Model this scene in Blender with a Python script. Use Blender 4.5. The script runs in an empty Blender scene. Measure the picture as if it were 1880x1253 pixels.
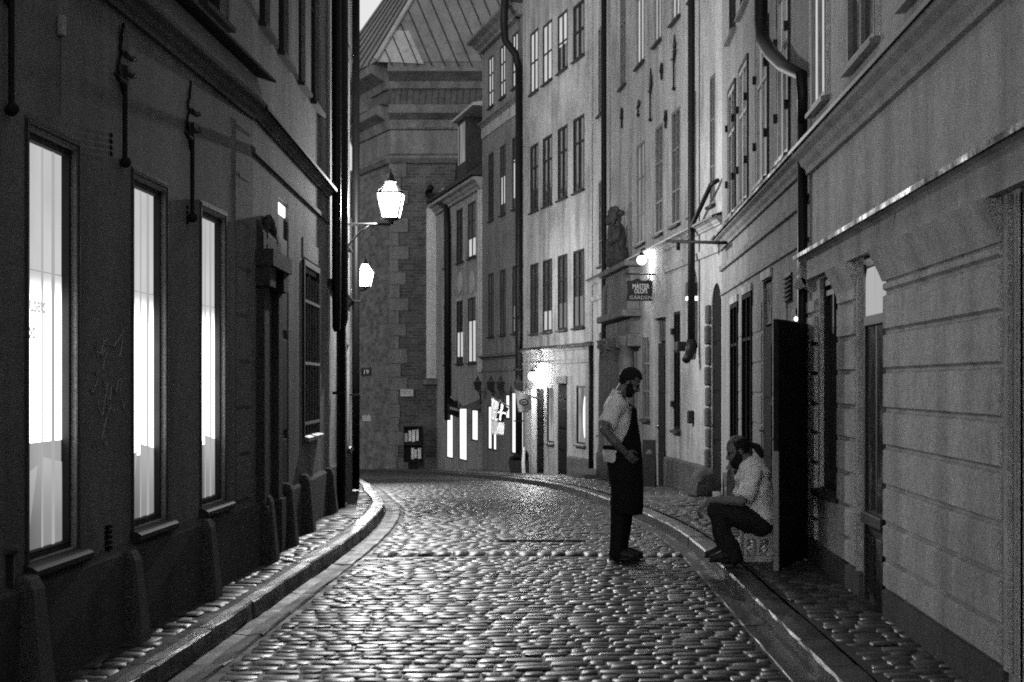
import bpy, bmesh, math, random
import numpy as np
from mathutils import Vector, Matrix, Euler, noise as mnoise
random.seed(11); rng = np.random.default_rng(5)
SC = bpy.context.scene
COL = SC.collection
R = math.radians
FPX, CX, CY, EYE = 3000.0, 1065.0, 705.0, 1.63   # focal length in pixels of the 1880 px wide photograph, vanishing point, eye height

def gz(y):                       # the street falls gently away beyond y = 22 m
    t = y - 22.0
    if t < -3: return 0.0
    if t < 3: return -0.04 * (t + 3) ** 2 / 12.0
    if t < 60: return -0.04 * t
    return -2.4
def pt(x, y, Y): return Vector(((x - CX) / FPX * Y, Y, EYE + (CY - y) / FPX * Y))

# ------------------------------------------------------------------ materials (all neutral: the place is seen in black and white)
def newmat(name):
    m = bpy.data.materials.new(name); m.use_nodes = True
    nt = m.node_tree; b = nt.nodes['Principled BSDF']
    return m, nt, b
def N(nt, t, **kw):
    n = nt.nodes.new(t)
    for k, v in kw.items(): setattr(n, k, v)
    return n
def g(v): return (v, v, v, 1)
def coords(nt, scale=(1, 1, 1), kind='Object'):
    tc = N(nt, 'ShaderNodeTexCoord'); mp = N(nt, 'ShaderNodeMapping')
    mp.inputs['Scale'].default_value = scale
    nt.links.new(tc.outputs[kind], mp.inputs['Vector']); return mp.outputs['Vector']
def noise(nt, vec, scale, detail=4, rough=.55):
    n = N(nt, 'ShaderNodeTexNoise'); n.inputs['Scale'].default_value = scale
    n.inputs['Detail'].default_value = detail; n.inputs['Roughness'].default_value = rough
    nt.links.new(vec, n.inputs['Vector']); return n.outputs['Fac']
def ramp(nt, fac, stops):
    r = N(nt, 'ShaderNodeValToRGB'); e = r.color_ramp.elements
    while len(e) < len(stops): e.new(.5)
    for el, (p, v) in zip(e, stops): el.position = p; el.color = g(v)
    nt.links.new(fac, r.inputs['Fac']); return r.outputs['Color']
def mul(nt, a, b, mode='MULTIPLY', f=1.0):
    m = N(nt, 'ShaderNodeMix', data_type='RGBA', blend_type=mode); m.inputs['Factor'].default_value = f
    nt.links.new(a, m.inputs['A']); nt.links.new(b, m.inputs['B']); return m.outputs['Result']
def bump(nt, bsdf, h, strength, dist=.01):
    bp = N(nt, 'ShaderNodeBump'); bp.inputs['Strength'].default_value = strength; bp.inputs['Distance'].default_value = dist
    nt.links.new(h, bp.inputs['Height']); nt.links.new(bp.outputs['Normal'], bsdf.inputs['Normal'])
def plaster(name, alb, rough=.9, contrast=.28, streak=.25, bmp=.5, grain=70):
    m, nt, b = newmat(name)
    v = coords(nt); vs = coords(nt, (1.0, 1.0, .16))
    a = ramp(nt, noise(nt, v, .8, 7, .68), [(.22, alb * (1 - contrast)), (.5, alb), (.8, alb * (1 + contrast * .7))])
    s = ramp(nt, noise(nt, vs, 2.6, 3, .55), [(.32, 1 - streak), (.56, 1.0)])
    f = ramp(nt, noise(nt, v, 11, 6, .8), [(.28, .72), (.5, 1.0), (.74, 1.22)])
    sp = ramp(nt, noise(nt, v, 80, 3, .75), [(.3, .55), (.5, 1.0), (.7, 1.4)])
    k = mul(nt, noise(nt, v, .55, 4, .6), noise(nt, v, 4.5, 6, .75)); pt_ = ramp(nt, k, [(.13, .72), (.2, 1.0)])
    nt.links.new(mul(nt, mul(nt, mul(nt, mul(nt, a, s), f), sp), pt_), b.inputs['Base Color'])
    b.inputs['Roughness'].default_value = rough; b.inputs['Specular IOR Level'].default_value = .2
    h = mul(nt, noise(nt, v, grain, 4, .7), noise(nt, v, 5.5, 6, .7), 'ADD')
    bump(nt, b, h, bmp, .02); return m
def simple(name, alb, rough=.6, spec=.4, metal=0.0, var=.25, scale=8, bmp=0.15):
    m, nt, b = newmat(name); v = coords(nt)
    a = ramp(nt, noise(nt, v, scale, 4), [(.3, alb * (1 - var)), (.7, alb * (1 + var))])
    nt.links.new(a, b.inputs['Base Color']); b.inputs['Roughness'].default_value = rough
    b.inputs['Specular IOR Level'].default_value = spec; b.inputs['Metallic'].default_value = metal
    if bmp: bump(nt, b, noise(nt, v, scale * 6, 3), bmp, .005)
    return m
EXPOSURE = 2.2
def emit(name, strength, streak=0.0, su=30, sz=.4, lo=.6):
    strength = strength / 2 ** EXPOSURE
    m, nt, b = newmat(name); nt.nodes.remove(b)
    e = N(nt, 'ShaderNodeEmission'); e.inputs['Strength'].default_value = strength
    if streak:
        v = coords(nt, (su, su, sz))
        nt.links.new(ramp(nt, noise(nt, v, 1.0, 3), [(.3, lo), (.7, 1.0)]), e.inputs['Color'])
    else: e.inputs['Color'].default_value = g(1)
    nt.links.new(e.outputs[0], nt.nodes['Material Output'].inputs['Surface']); return m
def curtain(name, s_lo, s_hi, z0, z1, lo=.8):       # lit film or drape; glow falloff with height and soft folds painted into emission
    m, nt, b = newmat(name); nt.nodes.remove(b); tc = N(nt, 'ShaderNodeTexCoord'); sp = N(nt, 'ShaderNodeSeparateXYZ'); nt.links.new(tc.outputs['Object'], sp.inputs[0])
    mr = N(nt, 'ShaderNodeMapRange', interpolation_type='SMOOTHSTEP'); mr.inputs['From Min'].default_value = z0; mr.inputs['From Max'].default_value = z1; mr.inputs['To Min'].default_value = s_lo / 2 ** EXPOSURE; mr.inputs['To Max'].default_value = s_hi / 2 ** EXPOSURE
    nt.links.new(sp.outputs['Z'], mr.inputs['Value']); e = N(nt, 'ShaderNodeEmission'); nt.links.new(mr.outputs['Result'], e.inputs['Strength'])
    nt.links.new(mul(nt, ramp(nt, noise(nt, coords(nt, (7, 7, .18)), 1.0, 2), [(.3, lo), (.7, 1.0)]), ramp(nt, noise(nt, coords(nt), 2.2, 4), [(.3, .86), (.7, 1.0)])), e.inputs['Color'])
    nt.links.new(e.outputs[0], nt.nodes['Material Output'].inputs['Surface']); return m
def lamp_pane(name, strength, tr=.6):
    m, nt, b = newmat(name); nt.nodes.remove(b); e = N(nt, 'ShaderNodeEmission'); e.inputs['Strength'].default_value = strength / 2 ** EXPOSURE; t = N(nt, 'ShaderNodeBsdfTransparent'); x = N(nt, 'ShaderNodeMixShader'); x.inputs[0].default_value = 1 - tr
    nt.links.new(t.outputs[0], x.inputs[1]); nt.links.new(e.outputs[0], x.inputs[2]); nt.links.new(x.outputs[0], nt.nodes['Material Output'].inputs['Surface']); return m
def glassy(name, alb=.012, rough=.06, wav=.25, spec=.6):
    m, nt, b = newmat(name); b.inputs['Base Color'].default_value = g(alb); b.inputs['Roughness'].default_value = rough
    b.inputs['Specular IOR Level'].default_value = spec
    bump(nt, b, noise(nt, coords(nt), 2.3, 2), wav, .03); return m
def patchy_metal(name):
    m, nt, b = newmat(name); v = coords(nt)
    nt.links.new(ramp(nt, noise(nt, v, 1.3, 4, .7), [(.42, .02), (.62, .2)]), b.inputs['Base Color']); b.inputs['Metallic'].default_value = .6
    nt.links.new(ramp(nt, noise(nt, v, 1.9, 5, .7), [(.4, .8), (.64, .36)]), b.inputs['Roughness']); bump(nt, b, noise(nt, v, 14, 3), .7, .02); return m
def stone_wet(name, alb, rmin, rmax, var=.35, bmp=.35, spec=.5):
    m, nt, b = newmat(name); v = coords(nt)
    big = ramp(nt, noise(nt, v, 5.5, 3), [(.3, 1 - var), (.7, 1 + var * .7)])
    fine = ramp(nt, noise(nt, v, 60, 4, .7), [(.3, alb * .7), (.7, alb * 1.25)])
    nt.links.new(mul(nt, big, fine), b.inputs['Base Color'])
    r = N(nt, 'ShaderNodeMapRange'); r.inputs['From Min'].default_value = .3; r.inputs['From Max'].default_value = .7
    r.inputs['To Min'].default_value = rmin; r.inputs['To Max'].default_value = rmax
    nt.links.new(noise(nt, v, 3.1, 5, .65), r.inputs['Value']); nt.links.new(r.outputs['Result'], b.inputs['Roughness'])
    b.inputs['Specular IOR Level'].default_value = spec
    h = mul(nt, noise(nt, v, 17, 5, .72), noise(nt, v, 120, 2), 'ADD', .4)
    bump(nt, b, h, bmp, .009); return m
def brick(name, c1, c2, mortar, scale=1.0, bw=.3, bh=.11):
    m, nt, b = newmat(name)
    tc = N(nt, 'ShaderNodeTexCoord'); sp = N(nt, 'ShaderNodeSeparateXYZ'); cb = N(nt, 'ShaderNodeCombineXYZ')
    nt.links.new(tc.outputs['Object'], sp.inputs[0]); nt.links.new(sp.outputs['X'], cb.inputs['X']); nt.links.new(sp.outputs['Z'], cb.inputs['Y'])
    t = N(nt, 'ShaderNodeTexBrick'); t.inputs['Color1'].default_value = g(c1); t.inputs['Color2'].default_value = g(c2); t.inputs['Mortar'].default_value = g(mortar)
    t.inputs['Scale'].default_value = scale; t.inputs['Brick Width'].default_value = bw; t.inputs['Row Height'].default_value = bh; t.inputs['Mortar Size'].default_value = .012
    t.inputs['Bias'].default_value = -.1
    nt.links.new(cb.outputs[0], t.inputs['Vector'])
    v = coords(nt)
    bl = ramp(nt, noise(nt, v, 1.6, 6, .7), [(.3, .55), (.7, 1.35)])
    bf = ramp(nt, noise(nt, v, 9, 4, .7), [(.3, .7), (.7, 1.25)])
    nt.links.new(mul(nt, mul(nt, t.outputs['Color'], bl), bf), b.inputs['Base Color'])
    b.inputs['Roughness'].default_value = .9; bump(nt, b, t.outputs['Color'], .5, .02); return m
def tiles(name, alb, su=.22, sz=.3):
    m, nt, b = newmat(name)
    v = coords(nt)
    w = N(nt, 'ShaderNodeTexWave', wave_type='BANDS', bands_direction='X'); w.inputs['Scale'].default_value = .314 / su; w.inputs['Distortion'].default_value = .6
    w2 = N(nt, 'ShaderNodeTexWave', wave_type='BANDS', bands_direction='Z', wave_profile='SAW'); w2.inputs['Scale'].default_value = .314 / sz; w2.inputs['Distortion'].default_value = .4
    nt.links.new(v, w.inputs[0]); nt.links.new(v, w2.inputs[0])
    a = ramp(nt, noise(nt, v, 3, 5, .7), [(.3, alb * .5), (.7, alb * 1.4)])
    nt.links.new(a, b.inputs['Base Color']); b.inputs['Roughness'].default_value = .6
    bump(nt, b, mul(nt, w.outputs['Fac'], w2.outputs['Fac'], 'ADD'), 1.0, .05); return m

M = dict(
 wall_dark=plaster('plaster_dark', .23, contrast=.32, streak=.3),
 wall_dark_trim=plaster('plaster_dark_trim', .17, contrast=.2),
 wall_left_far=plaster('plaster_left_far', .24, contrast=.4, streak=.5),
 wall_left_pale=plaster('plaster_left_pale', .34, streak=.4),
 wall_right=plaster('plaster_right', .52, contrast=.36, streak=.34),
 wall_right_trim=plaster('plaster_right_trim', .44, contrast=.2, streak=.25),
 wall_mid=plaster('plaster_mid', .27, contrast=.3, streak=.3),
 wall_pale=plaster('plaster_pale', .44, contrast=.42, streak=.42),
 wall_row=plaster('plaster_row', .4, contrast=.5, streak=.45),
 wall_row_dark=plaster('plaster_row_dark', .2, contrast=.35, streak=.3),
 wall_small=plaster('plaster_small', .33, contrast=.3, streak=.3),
 plinth=plaster('plinth_stone', .11, contrast=.3, streak=.3, bmp=.8),
 guard=plaster('guard_stone', .1, contrast=.3, bmp=.9),
 carved_dark=plaster('carved_dark', .07, contrast=.6, streak=.5, bmp=1.0, grain=30), carved=plaster('carved_stone', .14, contrast=.5, streak=.4, bmp=1.0, grain=30),
 sandstone=plaster('sandstone', .5, contrast=.2, streak=.2),
 ashlar_old=brick('church_ashlar', .15, .06, .13, 1.0, .42, .15), church_pale=plaster('church_pale', .17, contrast=.45, streak=.35, bmp=.9, grain=20),
 brick=brick('church_brick', .085, .04, .11),
 frame_dark=simple('painted_wood_dark', .022, .65, .25),
 frame_shop=simple('painted_wood_shop', .05, .55, .3), frame_black=simple('painted_wood_black', .008, .85, .08),
 frame_grey=simple('painted_wood_grey', .12, .5),
 frame_pale2=simple('painted_wood_light', .3, .45), frame_pale=simple('painted_wood_pale', .4, .55),
 iron=simple('iron_black', .01, .7, .25, 0, .4, 20, .4),
 pipe=simple('pipe_black', .006, .5, .22),
 flashing=patchy_metal('metal_flashing_wet'),
 sill_metal=simple('sill_metal', .12, .3, .6, .5),
 roof_metal=plaster('roof_metal', .19, .5, .3, .2, .2),
 roof_metal_new=plaster('roof_metal_new', .36, .5, .15, .15, .2),
 roof_tile=tiles('roof_tile', .07),
 roof_black=tiles('roof_black', .02),
 glass=glassy('window_glass'), glass_dim=glassy('window_glass_dim', .05, .12, .4),
 glass_sky=emit('sky_glow_lit_pane', .72, .3, 3, .8, .75), glass_soft=emit('lit_pane_soft', .28, .6, 4, .8, .5), glass_half=emit('sky_glow_pane_half', .36, .5, 3, .8, .5), glass_low=emit('lit_pane_low', .07, .6, 5, .8, .3),  # upper right panes glow as painted sky reflection; left house panes are lit rooms
 shop=emit('shop_light', 1.6, .3, 5, .5, .7), shop_soft=emit('shop_light_soft', .4, .6, 4, 1.2, .35),
 lamp=lamp_pane('lamp_glass', 4.5), bulb=lamp_pane('bulb', 6.0), glow=emit('strip_light', 3.0), spark=emit('small_lamp', 8.0), globe=lamp_pane('lamp_globe', 6.0),
 cobble=stone_wet('cobble_wet', .03, .3, .58, .6, .26, .42), bed=stone_wet('joint_dirt', .022, .4, .8, spec=.35),
 kerb=stone_wet('kerb_granite_wet', .065, .25, .55, .45, .6), gutter_dark=stone_wet('gutter_right', .035, .35, .6, .4, .5), kerb_dark=stone_wet('kerb_right', .035, .3, .6, .4, .5), slab=stone_wet('gutter_slab_wet', .024, .42, .65, .45, .5), pave=stone_wet('pavement_wet', .05, .3, .6),
 skin=simple('skin', .16, .55, .4, 0, .12, 30, .1), hair=simple('hair', .008, .6, .3, 0, .4, 90, .8), hair_grey=simple('hair_cropped', .13, .6, .3, 0, .4, 90, .8),
 shirt=simple('white_cotton', .85, .85, .2, 0, .08, 12, .35), apron=simple('apron_cloth', .012, .9, .15, 0, .2, 30, .3),
 trousers=simple('trouser_cloth', .016, .9, .15, 0, .25, 20, .3), trousers_b=simple('trouser_cloth_seated', .024, .9, .15, 0, .25, 20, .3), leather=simple('shoe_leather', .012, .5, .35),
 crate=simple('crate_plastic', .42, .6, .4, 0, .3, 10), dark_hole=simple('eye_dark', .01, .9, .1),  # the dark grey is the colour of the eyes
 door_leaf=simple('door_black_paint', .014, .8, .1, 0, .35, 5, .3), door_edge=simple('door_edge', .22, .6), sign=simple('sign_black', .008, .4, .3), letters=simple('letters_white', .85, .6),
 letters_e=emit('sign_letters_glow', .55), letters_grey=simple('letters_grey', .38, .6),  # white sign letters painted with a glow; the board has no lamp of its own
 film_letters=emit('film_letters', .55), graffiti=simple('graffiti_chalk', .36, .9), cloth_white=simple('flag_white', .8, .9, .1), cloth_grey=simple('flag_grey', .42, .9, .1), cloth_black=simple('flag_black', .012, .9, .1),
 paper=simple('paper', .75, .8, .2, 0, .35, 14), cap_white=simple('cap_white', .75, .5),
)

# ------------------------------------------------------------------ mesh builder
class MB:
    def __init__(s): s.v = []; s.f = []
    def add(s, v, f):
        o = len(s.v); s.v += [tuple(p) for p in v]; s.f += [tuple(i + o for i in q) for q in f]; return s
    def box(s, x0, x1, y0, y1, z0, z1):
        v = [(x0,y0,z0),(x1,y0,z0),(x1,y1,z0),(x0,y1,z0),(x0,y0,z1),(x1,y0,z1),(x1,y1,z1),(x0,y1,z1)]
        return s.add(v, [(0,3,2,1),(4,5,6,7),(0,1,5,4),(1,2,6,5),(2,3,7,6),(3,0,4,7)])
    def prism(s, poly, a0, a1, axis='x'):      # closed polygon extruded along an axis; poly is (y,z) for x, (x,z) for y, (x,y) for z
        n = len(poly)
        mk = {'x': lambda p, a: (a, p[0], p[1]), 'y': lambda p, a: (p[0], a, p[1]), 'z': lambda p, a: (p[0], p[1], a)}[axis]
        v = [mk(p, a0) for p in poly] + [mk(p, a1) for p in poly]
        f = [tuple(range(n))[::-1], tuple(range(n, 2 * n))] + [(i, (i + 1) % n, n + (i + 1) % n, n + i) for i in range(n)]
        return s.add(v, f)
    def loft(s, pts, rad, ref=(0, 0, 1), seg=12):     # tube through pts; rad numbers or (a along ref, b across)
        pts = [Vector(p) for p in pts]; ref = Vector(ref); rings = []; n = len(pts)
        for i, p in enumerate(pts):
            t = (pts[min(i + 1, n - 1)] - pts[max(i - 1, 0)]).normalized()
            a = ref - t * ref.dot(t)
            if a.length < 1e-4: a = Vector((1, 0, 0)) - t * t.x
            if a.length < 1e-4: a = Vector((0, 1, 0))
            a.normalize(); b = t.cross(a); r = rad[i] if isinstance(rad, (list, tuple)) else rad
            ra, rb = r if isinstance(r, (list, tuple)) else (r, r)
            rings.append([p + a * math.cos(k / seg * math.tau) * ra + b * math.sin(k / seg * math.tau) * rb for k in range(seg)])
        v = [q for rg in rings for q in rg]; f = []
        for i in range(n - 1):
            for k in range(seg): f.append((i*seg+k, i*seg+(k+1) % seg, (i+1)*seg+(k+1) % seg, (i+1)*seg+k))
        f.append(tuple(range(seg))[::-1]); f.append(tuple((n-1)*seg + k for k in range(seg)))
        return s.add(v, f)
    def lathe(s, c, prof, seg=12, axis=2):
        c = Vector(c); v = []; f = []; n = len(prof)
        for r, h in prof:
            for k in range(seg):
                a = k / seg * math.tau; p = [r * math.cos(a), r * math.sin(a), h]
                if axis == 0: p = [h, p[0], p[1]]
                if axis == 1: p = [p[1], h, p[0]]
                v.append(c + Vector(p))
        for i in range(n - 1):
            for k in range(seg): f.append((i*seg+k, i*seg+(k+1) % seg, (i+1)*seg+(k+1) % seg, (i+1)*seg+k))
        f.append(tuple(range(seg))[::-1]); f.append(tuple((n-1)*seg + k for k in range(seg)))
        return s.add(v, f)
    def ball(s, c, r, seg=14, rings=9, rot=None):
        c = Vector(c); rx, ry, rz = r if isinstance(r, (list, tuple)) else (r, r, r); v = []; f = []
        for i in range(1, rings):
            th = math.pi * i / rings
            for k in range(seg):
                a = k / seg * math.tau; p = Vector((rx*math.sin(th)*math.cos(a), ry*math.sin(th)*math.sin(a), rz*math.cos(th)))
                if rot: p = rot @ p
                v.append(c + p)
        t = Vector((0, 0, rz)); b = Vector((0, 0, -rz))
        if rot: t = rot @ t; b = rot @ b
        v += [c + t, c + b]; T = len(v) - 2
        for i in range(rings - 2):
            for k in range(seg): f.append((i*seg+k, (i+1)*seg+k, (i+1)*seg+(k+1) % seg, i*seg+(k+1) % seg))
        for k in range(seg):
            f.append((T, k, (k+1) % seg)); f.append((T+1, (rings-2)*seg+(k+1) % seg, (rings-2)*seg+k))
        return s.add(v, f)
    def build(s, name, mat, parent=None, smooth=False, bevel=0, wn=False):
        me = bpy.data.meshes.new(name); me.from_pydata(s.v, [], s.f); me.validate(); me.update()
        bm = bmesh.new(); bm.from_mesh(me); bmesh.ops.recalc_face_normals(bm, faces=bm.faces); bm.to_mesh(me); bm.free()
        me.materials.append(M[mat] if isinstance(mat, str) else mat)
        if smooth: me.polygons.foreach_set('use_smooth', [True] * len(me.polygons))
        o = bpy.data.objects.new(name, me); COL.objects.link(o)
        if parent: o.parent = parent
        if bevel:
            b = o.modifiers.new('bevel', 'BEVEL'); b.width = bevel; b.segments = 2; b.limit_method = 'ANGLE'
        return o
def tag(o, label=None, cat=None, group=None, kind=None):
    if label: o['label'] = label
    if cat: o['category'] = cat
    if group: o['group'] = group
    if kind: o['kind'] = kind
    return o
def empty(name, loc, rz, label, cat, group=None):
    o = bpy.data.objects.new(name, None); o.empty_display_size = .2; COL.objects.link(o); o.location = loc; o.rotation_euler = (0, 0, rz)
    return tag(o, label, cat, group)

# ------------------------------------------------------------------ buildings: local x along the front, y into the house, z up
class House:
    def __init__(s, name, label, P0, P1, z0, z1, depth, mat, cat='house', group=None):
        s.p0 = Vector((*P0, 0)); s.p1 = Vector((*P1, 0)); d = s.p1 - s.p0; s.L = d.length; s.d = d.normalized()
        s.inn = Vector((-s.d.y, s.d.x, 0)); s.z0, s.z1, s.depth, s.mat = z0, z1, depth, mat
        s.root = empty(name, s.p0, math.atan2(d.y, d.x), label, cat, group); s.ops = []
    def ux(s, x):                       # distance along the front of the point seen at pixel column x
        k = (x - CX) / FPX
        return (k * s.p0.y - s.p0.x) / (s.d.x - k * s.d.y)
    def Y(s, x): return s.p0.y + s.d.y * s.ux(x)
    def zz(s, x, y): return EYE + (CY - y) / FPX * s.Y(x)
    def uz(s, xa, xb): a, b = s.ux(xa), s.ux(xb); return min(a, b), max(a, b)
    def loc(s, w): w = Vector(w) - s.p0; return Vector((w.dot(s.d), w.dot(s.inn), w.z))
    def hole(s, u0, u1, z0, z1, d=.12, arch=False): s.ops.append((u0, u1, z0, z1, d, arch))
    def finish(s, roofmat='roof_black', eave=.35, ridge=2.2):
        mb = MB(); us = sorted({0, s.L, *[o[0] for o in s.ops], *[o[1] for o in s.ops]}); zs = sorted({s.z0, s.z1, *[o[2] for o in s.ops], *[o[3] for o in s.ops]})
        us = [u for u in us if -1e-6 <= u <= s.L + 1e-6]
        for i in range(len(us) - 1):
            for j in range(len(zs) - 1):
                um, zm = (us[i] + us[i+1]) / 2, (zs[j] + zs[j+1]) / 2
                if any(o[0] < um < o[1] and o[2] < zm < o[3] for o in s.ops): continue
                mb.add([(us[i],0,zs[j]),(us[i+1],0,zs[j]),(us[i+1],0,zs[j+1]),(us[i],0,zs[j+1])], [(0,1,2,3)])
        for u0, u1, z0, z1, d, arch in s.ops:
            d2 = d + .1
            mb.add([(u0,0,z0),(u1,0,z0),(u1,0,z1),(u0,0,z1),(u0,d2,z0),(u1,d2,z0),(u1,d2,z1),(u0,d2,z1)], [(0,1,5,4),(1,2,6,5),(2,3,7,6),(3,0,4,7),(4,5,6,7)])
            if arch:
                um, ra = (u0 + u1) / 2, (u1 - u0) / 2; rz = min(ra * 1.1, (z1 - z0) * .5); zc = z1 - rz; K = 8
                for sgn in (-1, 1):
                    arc = [(um + sgn * ra * math.cos(t * math.pi / 2 / K), zc + rz * math.sin(t * math.pi / 2 / K)) for t in range(K + 1)]
                    mb.prism(arc + [(um + sgn * ra, z1 - .001)], .003, d, 'y')
        D, L = s.depth, s.L
        mb.add([(0,0,s.z0),(L,0,s.z0),(L,D,s.z0),(0,D,s.z0),(0,0,s.z1),(L,0,s.z1),(L,D,s.z1),(0,D,s.z1)], [(1,2,6,5),(2,3,7,6),(3,0,4,7),(4,5,6,7)])
        me = mb.build('wall', s.mat, s.root)
        bm = bmesh.new(); bm.from_mesh(me.data); bmesh.ops.remove_doubles(bm, verts=bm.verts, dist=1e-4); bmesh.ops.recalc_face_normals(bm, faces=bm.faces); bm.to_mesh(me.data); bm.free()
        if roofmat:
            z = s.z1 + .004
            MB().prism([(-eave, z), (-eave, z + .1), (D / 2, z + ridge), (D + eave, z + .1), (D + eave, z)], -.02, L + .02, 'x').build('roof', roofmat, s.root)
    def extr(s, name, prof, mat, u0=None, u1=None, parent=None):
        return MB().prism(prof, 0 if u0 is None else u0, s.L if u1 is None else u1, 'x').build(name, mat, parent or s.root)
    def cornice(s, name, zb, h, out, mat, u0=None, u1=None, cap=None):
        o = out; p = [(.01, zb), (-.25*o, zb), (-.3*o, zb+.22*h), (-.5*o, zb+.38*h), (-.62*o, zb+.6*h), (-.95*o, zb+.72*h), (-o, zb+.78*h), (-o, zb+h), (.01, zb+h)]
        c = s.extr(name, p, mat, u0, u1)
        if cap:
            zt = zb + h + .003
            s.extr('flashing', [(.012, zt+.05), (-o-.03, zt), (-o-.03, zt-.03), (-o-.024, zt-.03), (-o-.02, zt+.008), (.012, zt+.06)][::-1], cap, (0 if u0 is None else u0)+.003, (s.L if u1 is None else u1)-.003, c)
        return c
    def window(s, u0, u1, z0, z1, d=.12, panes='glass', fmat='frame_dark', mull=1, trans=(.66,), sill=True, smat='sill_metal', fw=.05, surround=None, arch=False, bars=None, name='window', label=None):
        s.hole(u0, u1, z0, z1, d, arch); f = MB(); w = u1 - u0; h = z1 - z0; ya, yb = d - .055, d + .01
        f.box(u0, u0+fw, ya, yb, z0, z1); f.box(u1-fw, u1, ya, yb, z0, z1); f.box(u0+fw, u1-fw, ya+.002, yb, z0, z0+fw); f.box(u0+fw, u1-fw, ya+.002, yb, z1-fw, z1)
        for k in range(mull):
            c = u0 + w * (k + 1) / (mull + 1); f.box(c - fw*.45, c + fw*.45, ya+.004, yb-.004, z0+fw, z1-fw)
        for t in trans:
            c = z0 + h * t; f.box(u0+fw, u1-fw, ya+.008, yb-.008, c - fw*.35, c + fw*.35)
        if bars:
            for t in bars: c = z0 + h * t; f.box(u0+fw, u1-fw, ya+.02, yb-.02, c-.011, c+.011)
        o = f.build(name, fmat, s.root)
        if label: o['label'] = label
        spec = panes if isinstance(panes, list) else [(0, 1, panes)]
        for a, b, mt in spec:
            MB().box(u0+fw*.6, u1-fw*.6, d-.018, d-.008, z0+fw*.6+(h-fw*1.2)*a, z0+fw*.6+(h-fw*1.2)*b).build('pane', mt, o)
        if sill: MB().prism([(.03, z0+.015), (-.07, z0-.012), (-.07, z0-.05), (.02, z0-.04)], u0-.05, u1+.05, 'x').build('sill', smat, o)
        if surround:
            sw, mt = surround; q = MB()
            q.box(u0-sw, u0-.002, -.025, .01, z0, z1+sw); q.box(u1+.002, u1+sw, -.025, .01, z0, z1+sw); q.box(u0-.002, u1+.002, -.027, .01, z1+.002, z1+sw+.003)
            q.build('surround', mt, o)
        return o
    def door(s, u0, u1, z0, z1, d=.2, mat='door_leaf', transom=0, tmat='glow', panels=3, double=False, arch=False, name='door', handle=True):
        s.hole(u0, u1, z0, z1, d, arch); f = MB(); zt = z1 - transom; f.box(u0, u1, d-.04, d+.01, z0, zt)
        n = 2 if double else 1; w = (u1 - u0) / n
        for q in range(n):
            for k in range(panels):
                a = z0 + .12 + (zt - z0 - .24) * k / panels; b = a + (zt - z0 - .24) / panels - .08
                f.box(u0 + q*w + .08, u0 + (q+1)*w - .08, d-.055, d-.041, a, b)
        o = f.build(name, mat, s.root, bevel=.006)
        if handle: MB().lathe((u0 + .07, d-.1, z0 + 1.02), [(.012, 0), (.012, .03), (.022, .035), (.022, .06)], 8, 1).build('handle', 'sill_metal', o)
        if transom:
            MB().box(u0+.04, u1-.04, d-.03, d-.02, zt+.03, z1-.03).build('transom_pane', tmat, o)
        return o
    def pipe(s, u, pts, r, mat='pipe', clamps=True):      # pts: (du, out, z)
        o = MB().loft([(u + a, -b, c) for a, b, c in pts], r, (1, 0, 0), 12).build('drainpipe', mat, s.root, True)
        if clamps:
            (a, b, c), (a2, b2, c2) = pts[-2], pts[-1]; k = 1; rr = r[-1] if isinstance(r, list) else r
            while c2 + k * 1.4 < c and k < 7:
                MB().box(u + a2 - rr*1.25, u + a2 + rr*1.25, -b2 - rr*1.25, .0, c2 + k*1.4, c2 + k*1.4 + .035).build('clamp', mat, o); k += 1
        return o
    def ashlar(s, name, u0, u1, zs, mat, out=.032, gap=.014, ch=.016, label=None):      # rusticated courses
        q = MB()
        for a, b in zip(zs[:-1], zs[1:]):
            z0, z1 = a + gap/2, b - gap/2
            q.add([(u0,0.004,z0),(u1,0.004,z0),(u1,0.004,z1),(u0,0.004,z1),(u0+ch,-out,z0+ch),(u1-ch,-out,z0+ch),(u1-ch,-out,z1-ch),(u0+ch,-out,z1-ch)], [(4,5,6,7),(0,1,5,4),(1,2,6,5),(2,3,7,6),(3,0,4,7),(3,2,1,0)])
        return q.build(name, mat, s.root)
def anchor(H, u, zb, zt, fancy=True, seed=0, w=.05):
    rr = random.Random(seed); q = MB(); h = zt - zb
    q.loft([(u, -.03, zb), (u, -.03, zb + h*.7)], [w*.3, w*.32], (1,0,0), 8)
    if fancy:
        prof = [(.0, .5), (.02, .52), (.045, .56), (.055, .6), (.1, .64), (.115, .68), (.1, .72), (.07, .75), (.06, .78), (.085, .8), (.07, .85), (.035, .87), (.04, .9), (.02, .94), (.006, 1.0)]
        pl = []
        for a, t in prof: pl.append((u + a * (.75 + .4*rr.random()) * w / .05 * 1.15, zb + h*t))
        for a, t in prof[::-1]: pl.append((u - a * (.6 + .5*rr.random()) * w / .05 * 1.15, zb + h*t - .004))
        q.prism(pl, -.03, -.012, 'y')
        for t, sg in ((.7, 1), (.62, -1), (.82, 1)):
            q.loft([(u, -.03, zb+h*(t-.04)), (u+sg*.14, -.035, zb+h*(t-.045)), (u+sg*.2, -.03, zb+h*(t-.02)), (u+sg*.23, -.03, zb+h*(t-.035))], [.02, .016, .012, .006], (0,1,0), 6)
        q.ball((u + .01, -.03, zb + .02), .035, 8, 6)
    else:
        q.loft([(u, -.03, zb+h*.5), (u, -.03, zb+h)], [w*.5, w*.3], (1,0,0), 8); q.ball((u, -.03, zb+h*.5), w*.6, 8, 6)
    return q.build('wall_anchor', 'iron', H.root)
SKY_STRENGTH = 0.145
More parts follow.
